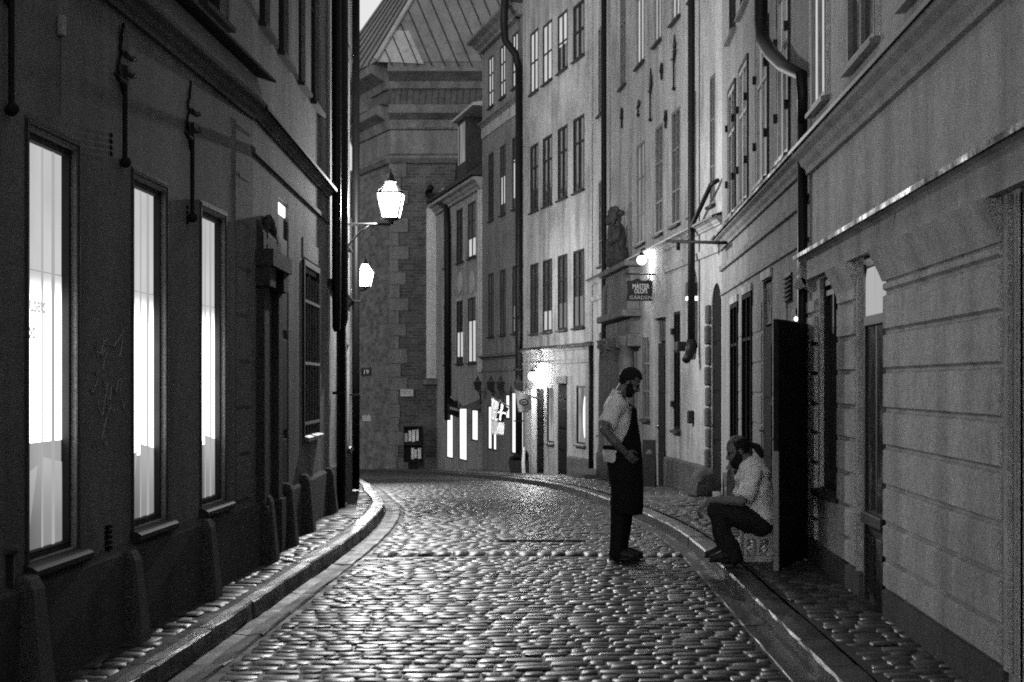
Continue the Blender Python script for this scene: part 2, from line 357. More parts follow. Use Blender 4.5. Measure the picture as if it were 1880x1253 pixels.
# ------------------------------------------------------------------ street surface
KL = [(-30,-2.27),(8.9,-2.27),(15.5,-2.25),(17.2,-2.27),(18.8,-2.33),(20.2,-2.43),(21.4,-2.56),(22.6,-2.76),(24,-3.0),(26,-3.3),(29,-3.72),(34,-4.55),(41,-5.6),(48,-6.6),(70,-10)]
KR = [(-30,1.42),(4,1.40),(8.4,1.34),(11.3,1.26),(14,1.19),(16.3,1.1),(17.8,.98),(19.5,.76),(22.4,.34),(25.5,.06),(28.7,-.2),(32,-.62),(35,-1.1),(38,-1.65),(41,-2.3),(44,-3.1),(47,-4.0),(50,-5.0),(53,-6.2),(70,-12)]
def smooth_line(P):
    xs = np.array([p[0] for p in P]); vs = np.array([p[1] for p in P]); fy = np.arange(xs[0], xs[-1], .25); fv = np.interp(fy, xs, vs)
    k = np.ones(7) / 7; fv2 = np.convolve(np.pad(fv, 3, mode='edge'), k, 'valid')
    return lambda y: float(np.interp(y, fy, fv2))
kl, kr = smooth_line(KL), smooth_line(KR)
mb = MB(); ys = [-60, -30] + [i * .8 - 12 for i in range(90)] + [64, 80, 120, 220]; xs = [-120, -30, -12, -6, -3, 0, 3, 6, 12, 30, 120]
mb.add([(x, y, gz(y) - .006) for y in ys for x in xs], [(j*11+i, j*11+i+1, (j+1)*11+i+1, (j+1)*11+i) for j in range(len(ys)-1) for i in range(10)])
tag(mb.build('ground', 'bed'), kind='structure')

S5 = np.array([-1, -.9, 0, .9, 1])
def stones(name, mat, rows, grow, kind='structure', hv=.0022, tilt=.004, dome=.0006, base=0.0, sag=None, wmin=.085, wmax=.24, rotv=.05):
    V = []; F = []; o = 0
    gx, gy = np.meshgrid(S5, S5); gx = gx.ravel(); gy = gy.ravel()
    rim = np.maximum(np.abs(gx), np.abs(gy)); edge = (rim > .9)
    hz = np.where(edge, -.0075, dome * (1 - .5 * (gx**2 + gy**2)))
    sc = np.where(edge, 1.0, .97); corner = (np.abs(gx) > .5) & (np.abs(gy) > .5)
    sc = np.where(corner, sc * .93, sc)
    q = [(i*5+j, i*5+j+1, (i+1)*5+j+1, (i+1)*5+j) for i in range(4) for j in range(4)]
    q = np.array(q)
    for (yc, dp, x0, x1) in rows:
        x = x0 + (rng.random() * .5) * wmin
        while x < x1 - wmin * .5:
            w = wmin + (wmax - wmin) * rng.random() ** 1.2; w = min(w, x1 - x)
            cx = x + w / 2; dd = dp * (.92 + .1 * rng.random()); jy = (rng.random() - .5) * dp * .14
            a = (rng.random() - .5) * 2 * rotv; px = gx * sc * (w/2 - .002); py = gy * sc * (dd/2)
            px = px + rng.normal(0, .004, 25); py = py + rng.normal(0, .005, 25)
            X = cx + px * math.cos(a) - py * math.sin(a); Yw = yc + jy + px * math.sin(a) + py * math.cos(a)
            if sag: Yw = Yw + sag(cx, yc)
            z = gz(yc) + base + hz + rng.normal(0, hv) + px * rng.normal(0, tilt) + py * rng.normal(0, tilt) + rng.normal(0, .0009, 25)
            V.append(np.stack([X, Yw, z], 1)); F.append(q + o); o += 25; x += w
    V = np.concatenate(V); F = np.concatenate(F)
    me = bpy.data.meshes.new(name); me.vertices.add(len(V)); me.vertices.foreach_set('co', V.ravel())
    me.loops.add(F.size); me.loops.foreach_set('vertex_index', F.ravel().astype(np.int32)); me.polygons.add(len(F))
    me.polygons.foreach_set('loop_start', np.arange(0, F.size, 4, dtype=np.int32)); me.polygons.foreach_set('loop_total', np.full(len(F), 4, dtype=np.int32))
    me.polygons.foreach_set('use_smooth', np.ones(len(F), dtype=bool)); me.update(); me.validate(); me.materials.append(M[mat])
    ob = bpy.data.objects.new(name, me); COL.objects.link(ob); return tag(ob, kind=kind)
sagf = lambda x, y: .10 * math.sin(x * 1.1 + y * .13) + .03 * math.sin(x * 3.1 + y * .7) + .02 * mnoise.noise(Vector((x * 1.6, y * .8, 0)))
rows = []; y = 5.5
ARC = (15.35, 15.78)
while y < 52:
    d = .12 + .05 * rng.random() + (.02 if y > 25 else 0)
    if not (ARC[0] - .05 < y < ARC[1]): rows.append((y, d, kl(y) + .23, kr(y) - (.05 if y > 21 else .18)))
    y += d
stones('cobblestone_street', 'cobble', rows, None, sag=sagf)
# a course of rounder upright stones crossing the street
stones('cobblestone_channel', 'cobble', [(15.56, .36, -1.95, .98), ], None, hv=.005, dome=.02, base=.004, wmin=.13, wmax=.19, sag=lambda x, y: .12 * math.cos((x + .7) * 1.2))
rows = []; y = 5.5
while y < 47:
    d = .12 + .1 * rng.random(); rows.append((y, d, -2.95 if y < 24 else kl(y) - .75, kl(y) - .165)); y += d
stones('left_pavement', 'pave', rows, None, hv=.004, dome=.003, base=.119, wmin=.14, wmax=.42, rotv=.1)
rows = []; y = 5.5
while y < 50:
    d = .13 + .07 * rng.random(); x1 = 2.1 if y < 23 else 2.0 - .119 * (y - 23) + .1; rows.append((y, d, kr(y) + .2, max(x1, kr(y) + .5))); y += d
stones('right_pavement', 'pave', rows, None, hv=.004, dome=.003, base=.119, wmin=.1, wmax=.24, rotv=.08)
def bed(name, fa, fb, ya, yb):
    q = MB(); yy = [ya + i * .5 for i in range(int((yb - ya) / .5) + 1)]; v = []
    for t in yy: v += [(fa(t), t, gz(t) + .113), (fb(t), t, gz(t) + .113)]
    q.add(v, [(2*i, 2*i+1, 2*i+3, 2*i+2) for i in range(len(yy) - 1)]); return tag(q.build(name, 'bed'), kind='structure')
bed('pavement_bed', lambda t: -3.2 if t < 20 else kl(t) - 1.1, lambda t: kl(t) - .15, 4, 50); bed('pavement_bed', lambda t: kr(t) + .18, lambda t: 2.15 if t < 23 else max(2.15 - .119 * (t - 23), kr(t) + .6), 4, 52)
def strip(name, mat, fn, o0, o1, z0, z1, ya, yb, seg, crown=0.0, gap=.012):
    q = MB(); y = ya
    while y < yb:
        L = seg * (.75 + .5 * rng.random()); n = max(2, int(L / .25)); yy = [y + gap + (L - gap) * i / n for i in range(n + 1)]; dz = rng.normal(0, .003); v = []
        for t in yy:
            s = (fn(t + .1) - fn(t - .1)) / .2; nx, ny = 1 / math.hypot(1, s), -s / math.hypot(1, s); b = fn(t); h = gz(t) + dz
            for o_, zz in ((o0, z0 - .12), (o0, z1 - .012), (o0 + .012, z1), ((o0 + o1) / 2, z1 + crown), (o1 - .012, z1), (o1, z1 - .012), (o1, z0 - .12)): v.append((b + o_ * nx + rng.normal(0, .003), t + o_ * ny, h + zz + rng.normal(0, .0022)))
        f = [(i*7+k, i*7+k+1, (i+1)*7+k+1, (i+1)*7+k) for i in range(n) for k in range(6)] + [tuple(range(7)), tuple(n*7+k for k in range(7))[::-1]]
        q.add(v, f); y += L
    return tag(q.build(name, mat), kind='structure')
strip('left_kerb', 'kerb', kl, -.155, 0, 0, .128, 5, 55, 1.1, .004)
strip('left_gutter', 'slab', kl, .015, .21, 0, .012, 5, 46, .95, -.006)
strip('right_kerb', 'kerb_dark', kr, 0, .19, 0, .1, 5, 55, 1.0, .003)
strip('right_gutter', 'gutter_dark', kr, -.17, -.012, 0, -.003, 5, 21, .8, -.004)
dg = MB(); dg.box(-.85, .05, 16.89, 16.97, -.01, .012); 
for k in range(14): dg.box(-.83 + k*.063, -.80 + k*.063, 16.9, 16.96, .012, .015)
tag(dg.build('drain_cover', 'iron'), 'narrow black iron drain cover set across the cobbles', 'drain')

# ------------------------------------------------------------------ LEFT ROW
XL = -2.7
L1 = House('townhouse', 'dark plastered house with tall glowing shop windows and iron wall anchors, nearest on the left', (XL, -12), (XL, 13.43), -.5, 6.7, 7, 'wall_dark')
U = lambda y: y + 12
def shop_window(H, u0, u1, z0, z1, first=False):
    o = H.window(u0, u1, z0, z1, .085, panes=[(0, .005, 'frame_dark')], mull=0, trans=(), sill=False, fw=.035, name='shop_window')
    q = MB()                                                           # moulded dark architrave round the opening
    for (a, b, yy) in ((0, .02, -.006), (.022, .042, -.012), (.044, .058, -.006)):
        q.box(u0 - b, u0 - a - .002, yy, .01, z0, z1 + b); q.box(u1 + a + .002, u1 + b, yy, .01, z0, z1 + b); q.box(u0 - a, u1 + a, yy - .001, .01, z1 + a + .002, z1 + b)
    q.build('architrave', 'frame_shop', o)
    q = MB().prism([(.02, z0+.0), (-.05, z0-.02), (-.07, z0-.035), (-.07, z0-.06), (-.05, z0-.08), (.01, z0-.085)], u0-.08, u1+.08, 'x').build('sill', 'frame_dark', o)
    w = u1 - u0
    def sheet(nm, a, b, za, zb, mat, dep=.07, amp=.0, n=2, freq=9, ph=0):
        v = []; 
        for zq in (za, zb):
            for i in range(n + 1):
                t = a + (b - a) * i / n; v.append((u0 + w * t, dep + amp * math.sin(t * freq * math.tau + ph + (0 if zq == za else .3)), zq))
        f = [(i, i+1, n+1+i+1, n+1+i) for i in range(n)]; m = MB().add(v, f).build(nm, mat, o); return m
    zm = 2.205; zc = z0 + (z1 - z0) * (.27 if first else .2)
    sheet('pane', .03, .97, zm + .003, z1 - .03, 'win_upper', .07)
    sheet('pane', .03, .97, zc + .003, zm, 'win_mid', .069)
    sheet('pane', .03, .97, z0 + .03, zc, 'win_low', .071)
    q = MB(); q.box(u0 + w*.52, u0 + w*.545, .0645, .068, z0+.03, z1-.03); q.box(u0 + w*.73, u0 + w*.79, .0645, .068, z0+.03, z1-.03)
    q.build('glazing_bar', 'win_bar', o)
    return o
M['win_upper'] = curtain('window_blind_light', .7, .6, 2.2, 2.9, .86); M['win_mid'] = curtain('window_film_light', 5.4, .7, 1.95, 2.2, .9)
M['win_low'] = curtain('window_curtain_light', .2, .44, .8, 1.3, .82); M['win_bar'] = emit('window_bar_glow', .42)  # glazing bars carry a painted glow so they read grey against the film
M['win_fold'] = curtain('window_fold_light', .3, .55, .8, 1.3, .9)
for k, ya in enumerate((2.5, 4.33, 6.16, 8.0, 9.88, 11.65)):
    w_ = shop_window(L1, U(ya), U(ya + .76), .755, 2.88, ya == 8.0)
    u0 = U(ya); u1 = u0 + .76
    if ya >= 8:                                                        # hanging curtain swept to one side behind the lower part
        for a, b, c in (((.52, .04), (.97, .04), (.52, .5)), ((.03, .05), (.22, .04), (.44, .46))):
            MB().add([(u0 + .76*a[0], .066, .755 + a[1]), (u0 + .76*b[0], .066, .755 + b[1]), (u0 + .76*(b[0]-.02), .0665, .755 + c[1]*.92), (u0 + .76*c[0], .066, .755 + c[1])], [(0,1,2,3)]).build('curtain', 'win_fold', w_)
def text(name, body, size, mat, parent, loc, rot, ext=.001, align='LEFT', sx=1.0, bold=0.0):
    cu = bpy.data.curves.new(name, 'FONT'); cu.body = body; cu.size = size; cu.extrude = ext; cu.align_x = align; cu.offset = bold; cu.align_y = 'CENTER'; cu.resolution_u = 3
    t = bpy.data.objects.new('tmp', cu); COL.objects.link(t); dg_ = bpy.context.evaluated_depsgraph_get(); me = bpy.data.meshes.new_from_object(t.evaluated_get(dg_))
    bpy.data.objects.remove(t); me.materials.clear(); me.materials.append(M[mat]); o = bpy.data.objects.new(name, me); COL.objects.link(o)
    o.parent = parent; o.location = loc; o.rotation_euler = rot; o.scale = (sx, 1, 1); return o
fw_ = [c for c in L1.root.children if c.name.startswith('shop_window')][3]
zt = L1.zz(60, 556); 
text('window_lettering', 'husets', .12, 'film_letters', fw_, (L1.ux(78) - .31 + .25, .064, zt), (R(90), 0, 0), .0008, sx=1.0, bold=.003)
text('window_lettering', 'bod', .12, 'film_letters', fw_, (L1.ux(78) - .31 + .21, .064, zt - .135), (R(90), 0, 0), .0008, sx=1.0, bold=.003)
# upper floor
for ya in (.66, 2.5, 4.33, 6.16, 8.0, 9.88, 11.6):
    L1.window(U(ya), U(ya + .85), 4.36, 6.1, .1, 'glass', mull=1, smat='frame_dark', surround=(.07, 'wall_dark_trim'))
L1.cornice('cornice', 3.8, .14, .12, 'wall_dark_trim')
L1.extr('fascia', [(.01, 3.945), (-.1, 3.945), (-.05, 4.14), (.01, 4.16)], 'wall_dark')
L1.extr('drip_moulding', [(.01, 4.16), (-.06, 4.145), (-.2, 4.1), (-.2, 4.125), (.01, 4.2)], 'frame_dark')
L1.extr('plinth', [(.01, -.2), (-.05, -.2), (-.05, .64), (.01, .69)], 'plinth', 0, L1.L)
zs = [.7 + .37 * k for k in range(9)]
q = MB()
for k, z_ in enumerate(zs): q.box(U(12.84) + .12 * (k % 2), L1.L - .06, -.0015, .004, z_ - .014, z_ + .014)
q.box(U(12.80), U(12.82), -.0015, .004, .7, 3.7); q.build('quoin_joint', 'frame_dark', L1.root)
for (yy, a, b, sd) in ((7.68, 2.9, 4.4, 1), (9.62, 2.92, 4.0, 2), (11.22, 2.98, 4.0, 3)):
    pass
for px, yb, yt, sd in ((9, 208, -180, 1), (220, 304, 42, 2), (345, 405, 148, 3)):
    anchor(L1, L1.ux(px), L1.zz(px, yb), L1.zz(px, yt), True, sd)
q = MB(); u = L1.ux(107); z = L1.zz(107, 50); q.box(u-.032, u+.032, -.035, .0, z-.05, z+.06); sb = q.build('sensor_box', 'frame_pale', L1.root, bevel=.012)
MB().loft([(u, -.015, z-.05), (u, -.012, z-.4), (u+.003, -.012, 3.02)], .006, (1,0,0), 6).build('cable', 'frame_grey', sb)
for px, py in ((203, 267), (343, 396)):
    u, z = L1.ux(px), L1.zz(px, py); q = MB()
    for k in range(4): q.box(u-.018, u+.018, -.008, .004, z-.06+k*.035, z-.038+k*.035)
    q.build('air_slot', 'frame_black', L1.root)
u, z = L1.ux(196), L1.zz(196, 990); q = MB()
for k in range(5): q.box(u-.04, u+.04, -.02, .004, z-.06+k*.03, z-.042+k*.03)
q.build('vent', 'frame_black', L1.root)
# scratched graffiti between the first two windows
rr = random.Random(4); q = MB()
def gpt(px, py): return (L1.ux(px), -.004, L1.zz(px, py))
strokes = [[(173,632),(178,655),(184,648),(190,628),(196,622)],[(200,632),(208,636),(218,622),(226,606)],[(224,610),(222,640),(218,655)],[(178,648),(186,652),(192,640)],
 [(196,648),(190,662),(188,680)],[(206,650),(207,662)],[(172,680),(176,690),(182,678)],[(165,712),(168,722),(175,708),(178,696)],[(186,690),(192,712),(196,735)],[(196,700),(194,722),(190,742)],
 [(200,735),(204,712),(212,722),(216,700),(222,696)],[(222,700),(219,715),(220,730)],[(178,735),(180,752),(186,765)],[(186,765),(190,745),(196,742),(198,760),(203,745),(206,758),(210,752)],
 [(222,735),(226,752),(229,738)],[(196,762),(190,785),(186,805),(192,818),(196,812)],[(174,800),(177,818),(180,826)]]
for st in strokes:
    P = [gpt(*p) for p in st]; fine = []
    for i in range(len(P) - 1):
        for t in range(4): fine.append(tuple(P[i][k] + (P[i+1][k] - P[i][k]) * t / 4 + (rr.random() - .5) * (.006 if k != 1 else 0) for k in range(3)))
    fine.append(P[-1]); q.loft(fine, .0035, (0, 1, 0), 5)
q.build('graffiti', 'graffiti', L1.root)

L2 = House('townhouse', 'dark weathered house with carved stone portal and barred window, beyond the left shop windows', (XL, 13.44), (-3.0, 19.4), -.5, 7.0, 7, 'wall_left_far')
for xa, xb in ((476, 496), (511, 530), (548, 561), (571, 586)):
    u0, u1 = L2.uz(xa, xb); L2.window(u0, u1, 4.7, 6.4, .1, [(0, .55, 'glass'), (.55, 1, 'glass')], mull=1, smat='frame_dark')
L2.cornice('string_course', 3.83, .09, .1, 'wall_left_far', cap='frame_dark')
L2.extr('string_course', [(.01, 3.52), (-.03, 3.53), (-.03, 3.57), (.01, 3.6)], 'wall_dark_trim')
L2.extr('plinth', [(.01, -.2), (-.04, -.2), (-.04, .6), (.01, .64)], 'plinth')
u0, u1 = L2.uz(511, 530); L2.door(u0, u1, .12, 3.36, .06, 'door_leaf', .16, 'glow')
u0, u1 = L2.uz(480, 497); pd = L2.door(u0, u1, .12, 2.5, .08, 'frame_black', .45, 'glass_dim')
q = MB(); ua, ub = L2.uz(470, 505)
for a, b in ((ua, u0 - .002), (u1 + .002, ub)):
    q.box(a, b, -.1, .01, .1, .6); q.box(a + .02, b - .02, -.07, .01, .6, 2.45); q.box(a - .02, b + .02, -.12, .01, 2.45, 2.62)
q.box(ua - .04, ub + .04, -.15, .01, 2.62, 2.76); q.prism([(-.06, 2.76), (-.06, 2.9), (.0, 3.02), (.01, 2.76)], ua + .03, ub - .03, 'x')
um = (ua + ub) / 2
for k in range(9):
    t = k / 8 * math.pi; q.ball((um + math.cos(t) * .34, -.03, 2.8 + math.sin(t) * .24), (.07 + .02 * (k % 2), .035, .07), 8, 6)
q.build('portal', 'carved_dark', L2.root, False)
u0, u1 = L2.uz(556, 583); z0, z1 = 1.08, 2.86
bw = L2.window(u0, u1, z0, z1, .06, 'glass', mull=1, trans=(.5,), smat='flashing', surround=(.06, 'frame_dark'))
q = MB(); n = 6
for k in range(n): uu = u0 + .05 + (u1 - u0 - .1) * k / (n - 1); q.loft([(uu, -.01, z0 + .02), (uu, -.01, z1 - .1)], .013, (1,0,0), 8)
for zz_ in (z0 + .12, z0 + .75, z0 + 1.4): q.box(u0, u1, -.026, -.02, zz_, zz_ + .03)
q.build('grille', 'frame_grey', bw)
q = MB(); q.box(u0 - .04, u1 + .02, -.012, .01, 2.95, 3.15); q.build('wall_panel', 'wall_left_pale', L2.root)
u = L2.ux(611); L2.pipe(u, [(0, .1, 7.0), (0, .1, 2.42), (0, .1, 2.32), (0, .1, .1)], [.088, .088, .058, .055], 'pipe')
MB().lathe((L2.ux(602), -.1, 2.25), [(.03, 0), (.05, .05), (.055, .5), (.06, 4.6)], 10).build('drainpipe', 'pipe', L2.root, True)

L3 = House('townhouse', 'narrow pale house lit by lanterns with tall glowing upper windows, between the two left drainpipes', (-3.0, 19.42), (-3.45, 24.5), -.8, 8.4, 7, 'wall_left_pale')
for xa, xb in ((621, 628), (632, 639)):
    u0, u1 = L3.uz(xa, xb)
    L3.window(u0, u1, 3.6, 5.3, .06, 'glass_sky', 'frame_pale', smat='frame_dark'); L3.window(u0, u1, 6.4, 8.0, .06, 'glass_sky', 'frame_pale', smat='frame_dark')
L3.cornice('string_course', 2.78, .1, .07, 'frame_dark', cap=None)
u0, u1 = L3.uz(626, 633); L3.door(u0, u1, .1, 2.2, .15, 'frame_black')
u0, u1 = L3.uz(637, 641); L3.window(u0, u1, .7, 2.2, .1, 'shop_soft', mull=0)
L3.extr('plinth', [(.01, -.3), (-.04, -.3), (-.04, .6), (.01, .64)], 'plinth')
L3.pipe(L3.L - .06, [(0, .09, 8.4), (0, .09, 3.4), (.0, .09, .05)], .058, 'pipe')
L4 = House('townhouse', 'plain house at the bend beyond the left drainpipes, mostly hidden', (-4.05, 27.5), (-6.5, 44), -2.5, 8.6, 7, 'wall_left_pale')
for k in range(5):
    L4.window(1.2 + k*3, 2.2 + k*3, 2.6, 4.3, .1, 'glass'); L4.window(1.2 + k*3, 2.2 + k*3, 5.6, 7.2, .1, 'glass')

L5 = House('townhouse', 'plain house closing the side street left of the church, hidden by the left corner', (-26, 72), (-9.4, 72), -3, 9.0, 7, 'wall_left_pale')
for k in range(5):
    L5.window(1.4 + k*3.2, 2.5 + k*3.2, 1.6, 3.3, .1, 'glass'); L5.window(1.4 + k*3.2, 2.5 + k*3.2, 5.0, 6.7, .1, 'glass_low')
L5.finish()
# guard stones along the left wall foot
gs = []
proto = None
for i, (px, yb) in enumerate(((32, 1235), (222, 1150), (364, 1090), (478, 1043), (517, 1010), (551, 985), (596, 948))):
    Hh = L1 if px < 455 else L2; u = Hh.ux(px); w = Hh.p0 + Hh.d * u - Hh.inn * .015
    if proto is None:
        rt = empty('guard_stone', w, 0, '', 'guard stone', 'granite guard stones along the left wall')
        q = MB(); v = []
        for (zz_, hw, dp) in ((-.05, .125, .14), (.05, .12, .135), (.5, .1, .09), (.56, .085, .06)):
            v += [(-hw, -dp, zz_), (hw, -dp, zz_), (hw, .12, zz_), (-hw, .12, zz_)]
        f = [(i_*4+k, i_*4+(k+1) % 4, i_*4+4+(k+1) % 4, i_*4+4+k) for i_ in range(3) for k in range(4)] + [(12,13,14,15), (3,2,1,0)]
        q.add(v, f); st = q.build('stone', 'guard', rt, bevel=.02); proto = (rt, st); r_ = rt
    else:
        r_ = proto[0].copy(); COL.objects.link(r_); s2 = proto[1].copy(); COL.objects.link(s2); s2.parent = r_; s2.matrix_parent_inverse = Matrix()
    r_.location = (w.x, w.y, .12); r_.rotation_euler = (0, 0, Hh.root.rotation_euler.z); r_.scale = (.9 + .2*rr.random(), 1, .92 + .16*rr.random())
    gs.append(r_)
for o, l in zip(gs, ('dark granite guard stone behind the black post under the nearest shop window', 'dark granite guard stone between the first and second glowing shop windows', 'dark granite guard stone between the second and third glowing shop windows',
        'dark granite guard stone at the quoined corner past the third shop window', 'dark granite guard stone beside the tall black door with the lit transom', 'dark granite guard stone left of the barred window sill', 'dark granite guard stone below the barred window, next to the black drainpipe')): o['label'] = l
p = pt(9, 995, 7.72); rt = empty('bollard', (p.x, p.y, .1), 0, 'black post with shiny pale cap at the left edge of the pavement', 'bollard')
MB().lathe((0, 0, 0), [(.07, -.1), (.07, .05), (.05, .08), (.045, p.z - .16)], 14).build('post', 'iron', rt, True)
MB().lathe((0, 0, p.z - .16), [(.05, 0), (.062, .012), (.062, .03), (.04, .05), (.01, .06)], 14).build('cap', 'flashing', rt, True)

# ------------------------------------------------------------------ RIGHT ROW
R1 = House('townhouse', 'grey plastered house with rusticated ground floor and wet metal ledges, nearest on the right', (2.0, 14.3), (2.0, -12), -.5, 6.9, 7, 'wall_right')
V_ = lambda y: 14.3 - y
zr = [.30, .49, .727, .965, 1.22, 1.46, 1.715, 1.966, 2.22, 2.46]
def cove(u0, u1): 
    R1.extr('cove', [(.01, 2.3), (-.025, 2.3), (-.05, 2.36), (-.1, 2.46), (-.12, 2.5), (.01, 2.5)], 'wall_right', u0, u1)
R1.ashlar('ashlar_panel', R1.ux(1629), R1.ux(1846), zr[:-1] + [2.3], 'wall_right')
R1.ashlar('ashlar_panel', R1.ux(1543), R1.ux(1577), zr[:-1] + [2.42], 'wall_right')
R1.ashlar('ashlar_panel', .06, R1.ux(1502), zr[:-1] + [2.36], 'wall_right')
cove(R1.ux(1626), R1.ux(1848)); cove(R1.ux(1541), R1.ux(1578))
R1.extr('plinth', [(.01, -.3), (-.03, -.3), (-.03, .285), (.01, .3)], 'plinth', 0, R1.ux(1586) - .01)
R1.extr('plinth', [(.01, -.3), (-.03, -.3), (-.03, .285), (.01, .3)], 'plinth', R1.ux(1628), R1.ux(1852))
R1.extr('plinth', [(.01, -.3), (-.03, -.3), (-.03, .30), (.01, .34)], 'plinth', V_(6.3), R1.L)
q = MB()
for a in (1581, 1858): u = R1.ux(a); q.box(u-.035, u+.035, -.03, .01, .3, 2.5)
q.build('pilaster_strip', 'wall_right', R1.root)
u0, u1 = R1.ux(1505), R1.ux(1538)
R1.window(u0, u1, .76, 2.5, .09, [(0, 1, 'glass_dim')], 'frame_dark', mull=1, trans=(.93,), sill=True, smat='frame_dark', fw=.06, arch=False)
u0, u1 = R1.ux(1586), R1.ux(1627)
R1.hole(u0, u1, .1, 2.52, .05)
q = MB(); d = .05
q.box(u0, u0+.05, .0, d+.01, .1, 2.52); q.box(u1-.05, u1, .02, d+.01, .1, 2.52); q.box(u0+.05, u1-.05, .002, d, 2.44, 2.52); q.box(u0+.05, u1-.05, -.01, d, 2.03, 2.1); q.box(u0+.05, u1-.05, -.03, d, .66, .74); q.box(u0+.05, u1-.05, d-.03, d, .1, .66)
for k in range(2): q.box(u0+.12 + k*.3, u0+.36 + k*.3, d-.045, d-.0305, .18, .58)
q.box((u0+u1)/2-.03, (u0+u1)/2+.03, .012, d-.01, .74, 2.03)
dr = q.build('shop_door', 'frame_dark', R1.root, bevel=.006)
MB().box(u0+.06, u1-.06, d-.035, d-.02, .72, 2.05).build('pane', 'glass_dim', dr)
MB().prism([(u0+.07, 2.1), (u1-.07, 2.1), (u1-.07, 2.36), (u1-.13, 2.43), (u0+.13, 2.43), (u0+.07, 2.36)], d-.05, d-.03, 'y').build('transom_pane', 'transom_lit', dr) if False else None
M['transom_lit'] = emit('transom_light', .5, .25, 30, .5, .75)
MB().prism([(u0+.07, 2.1), (u1-.07, 2.1), (u1-.07, 2.36), (u1-.13, 2.43), (u0+.13, 2.43), (u0+.07, 2.36)], d-.05, d-.03, 'y').build('transom_pane', 'transom_lit', dr)
R1.door(V_(7.42), V_(6.4), .1, 2.52, .2, 'frame_black', .5, 'glass')
q = MB(); u = V_(7.42); q.box(u-.07, u-.035, -.012, .01, .3, 2.5); q.box(u-.03, u, -.006, .01, .1, 2.5); q.build('door_casing', 'wall_right_trim', R1.root)
R1.extr('frieze', [(.01, 2.52), (-.06, 2.52), (-.06, 2.70), (.01, 2.70)], 'wall_right_trim', .1, R1.L)
R1.cornice('ledge', 2.66, .07, .12, 'wall_right_trim', .1, R1.L, cap='flashing')
q = MB(); q.prism([(.0, 2.7), (-.1, 2.69), (-.12, 2.6), (-.08, 2.5), (-.03, 2.44), (.0, 2.4)], .1, .22, 'x'); q.lathe((.1, -.1, 2.5), [(.05, 0), (.05, .12)], 12, 0); q.build('corner_bracket', 'wall_right_trim', R1.root)
R1.cornice('cornice', 3.44, .2, .16, 'wall_right_trim', .1, R1.L, cap='sill_metal')
for ya, yb in ((13.97, 13.15), (12.08, 10.95), (10.0, 8.9), (7.9, 6.8), (5.8, 4.7), (3.7, 2.6)):
    R1.window(V_(ya), V_(yb), 3.95, 5.7, .025, [(0, .97, 'glass'), (.4, .6, 'glass')][:1] if ya != 13.97 else [(0, .5, 'glass_sky'), (.5, 1, 'glass_sky')], 'frame_grey', mull=1, trans=(.62,), smat='sill_metal', surround=(.06, 'wall_right_trim'))
q = MB()
for st in ([(1776, 466), (1774, 480), (1776, 486), (1772, 492)], [(1775, 500), (1777, 512)], [(1745, 1020), (1746, 1045), (1744, 1062)], [(1660, 380), (1662, 392), (1660, 402)]):
    P = [(R1.ux(x_), -.0235 if y_ > 420 else -.061, R1.zz(x_, y_)) for x_, y_ in st]; q.loft(P, .003, (0, 1, 0), 5)
q.build('crack', 'frame_black', R1.root)
u = 0.03
S = lambda x, y, out: (R1.ux(x), -out, R1.zz(x, y))
MB().loft([(R1.ux(1428), -.16, 6.4), (R1.ux(1426), -.16, R1.zz(1426, 40)), (R1.ux(1430), -.16, R1.zz(1430, 75)), (R1.ux(1442), -.13, R1.zz(1442, 100)), (R1.ux(1458), -.1, R1.zz(1458, 122)), (.06, -.07, 4.32), (.042, -.06, 4.15), (.04, -.06, 3.9)],
          [.07, .07, .073, .072, .063, .052, .048, .045], (1, 0, 0), 14).build('drainpipe', 'pipe', R1.root, True)
MB().loft([(.04, -.06, 4.2), (.035, -.055, .1)], [.045]*2, (1, 0, 0), 12).build('drainpipe', 'pipe', R1.root, True)

R2 = House('townhouse', 'dark grey house with opened casement windows above a wet ledge, behind the seated man', (2.0, 23.0), (2.0, 14.31), -.6, 8.2, 7, 'wall_mid')
for xa, xb in ((1339, 1351), (1359, 1374), (1391, 1411), (1430, 1450)):
    u0, u1 = R2.uz(xa, xb); o = R2.window(u0, u1, 3.84, 5.5, .035, 'glass_half' if xa in (1391, 1430, 1359) else 'glass', 'frame_pale2', smat='flashing', trans=(.66,), surround=(.05, 'frame_dark'))
    for sg, uu in ((-1, u0), (1, u1)):                                   # leaf swung out into the street
        MB().box(uu-.02, uu+.02, -.06, -.005, 4.25, 4.34).build('hinge', 'iron', o); MB().box(uu-.02, uu+.02, -.06, -.005, 5.0, 5.09).build('hinge', 'iron', o)
    R2.window(u0, u1, 6.2, 7.6, .05, 'glass', 'frame_dark')
R2.cornice('cornice', 3.5, .16, .14, 'wall_mid', cap='flashing')
R2.extr('string_course', [(.01, 3.2), (-.04, 3.21), (-.05, 3.27), (-.02, 3.3), (.01, 3.3)], 'wall_mid')
R2.extr('string_course', [(.01, 2.86), (-.03, 2.87), (-.03, 2.91), (.01, 2.92)], 'wall_mid')
for xa, xb, top, kind in ((1343, 1356, 2.66, 'w'), (1365, 1382, 2.7, 'w'), (1401, 1418, 2.74, 'd'), (1457, 1477, 2.12, 'd')):
    u0, u1 = R2.uz(xa, xb)
    if kind == 'w': R2.window(u0, u1, .55, top, .03, 'glass', 'frame_black', mull=1, trans=(.75,), smat='frame_dark')
    else: R2.door(u0, u1, .1, top, .05, 'frame_black', .5 if top > 2.3 else 0, 'glass')
    MB().box(u0-.02, u1+.02, -.03, .005, top+.01, top+.1).build('lintel', 'wall_pale', R2.root)
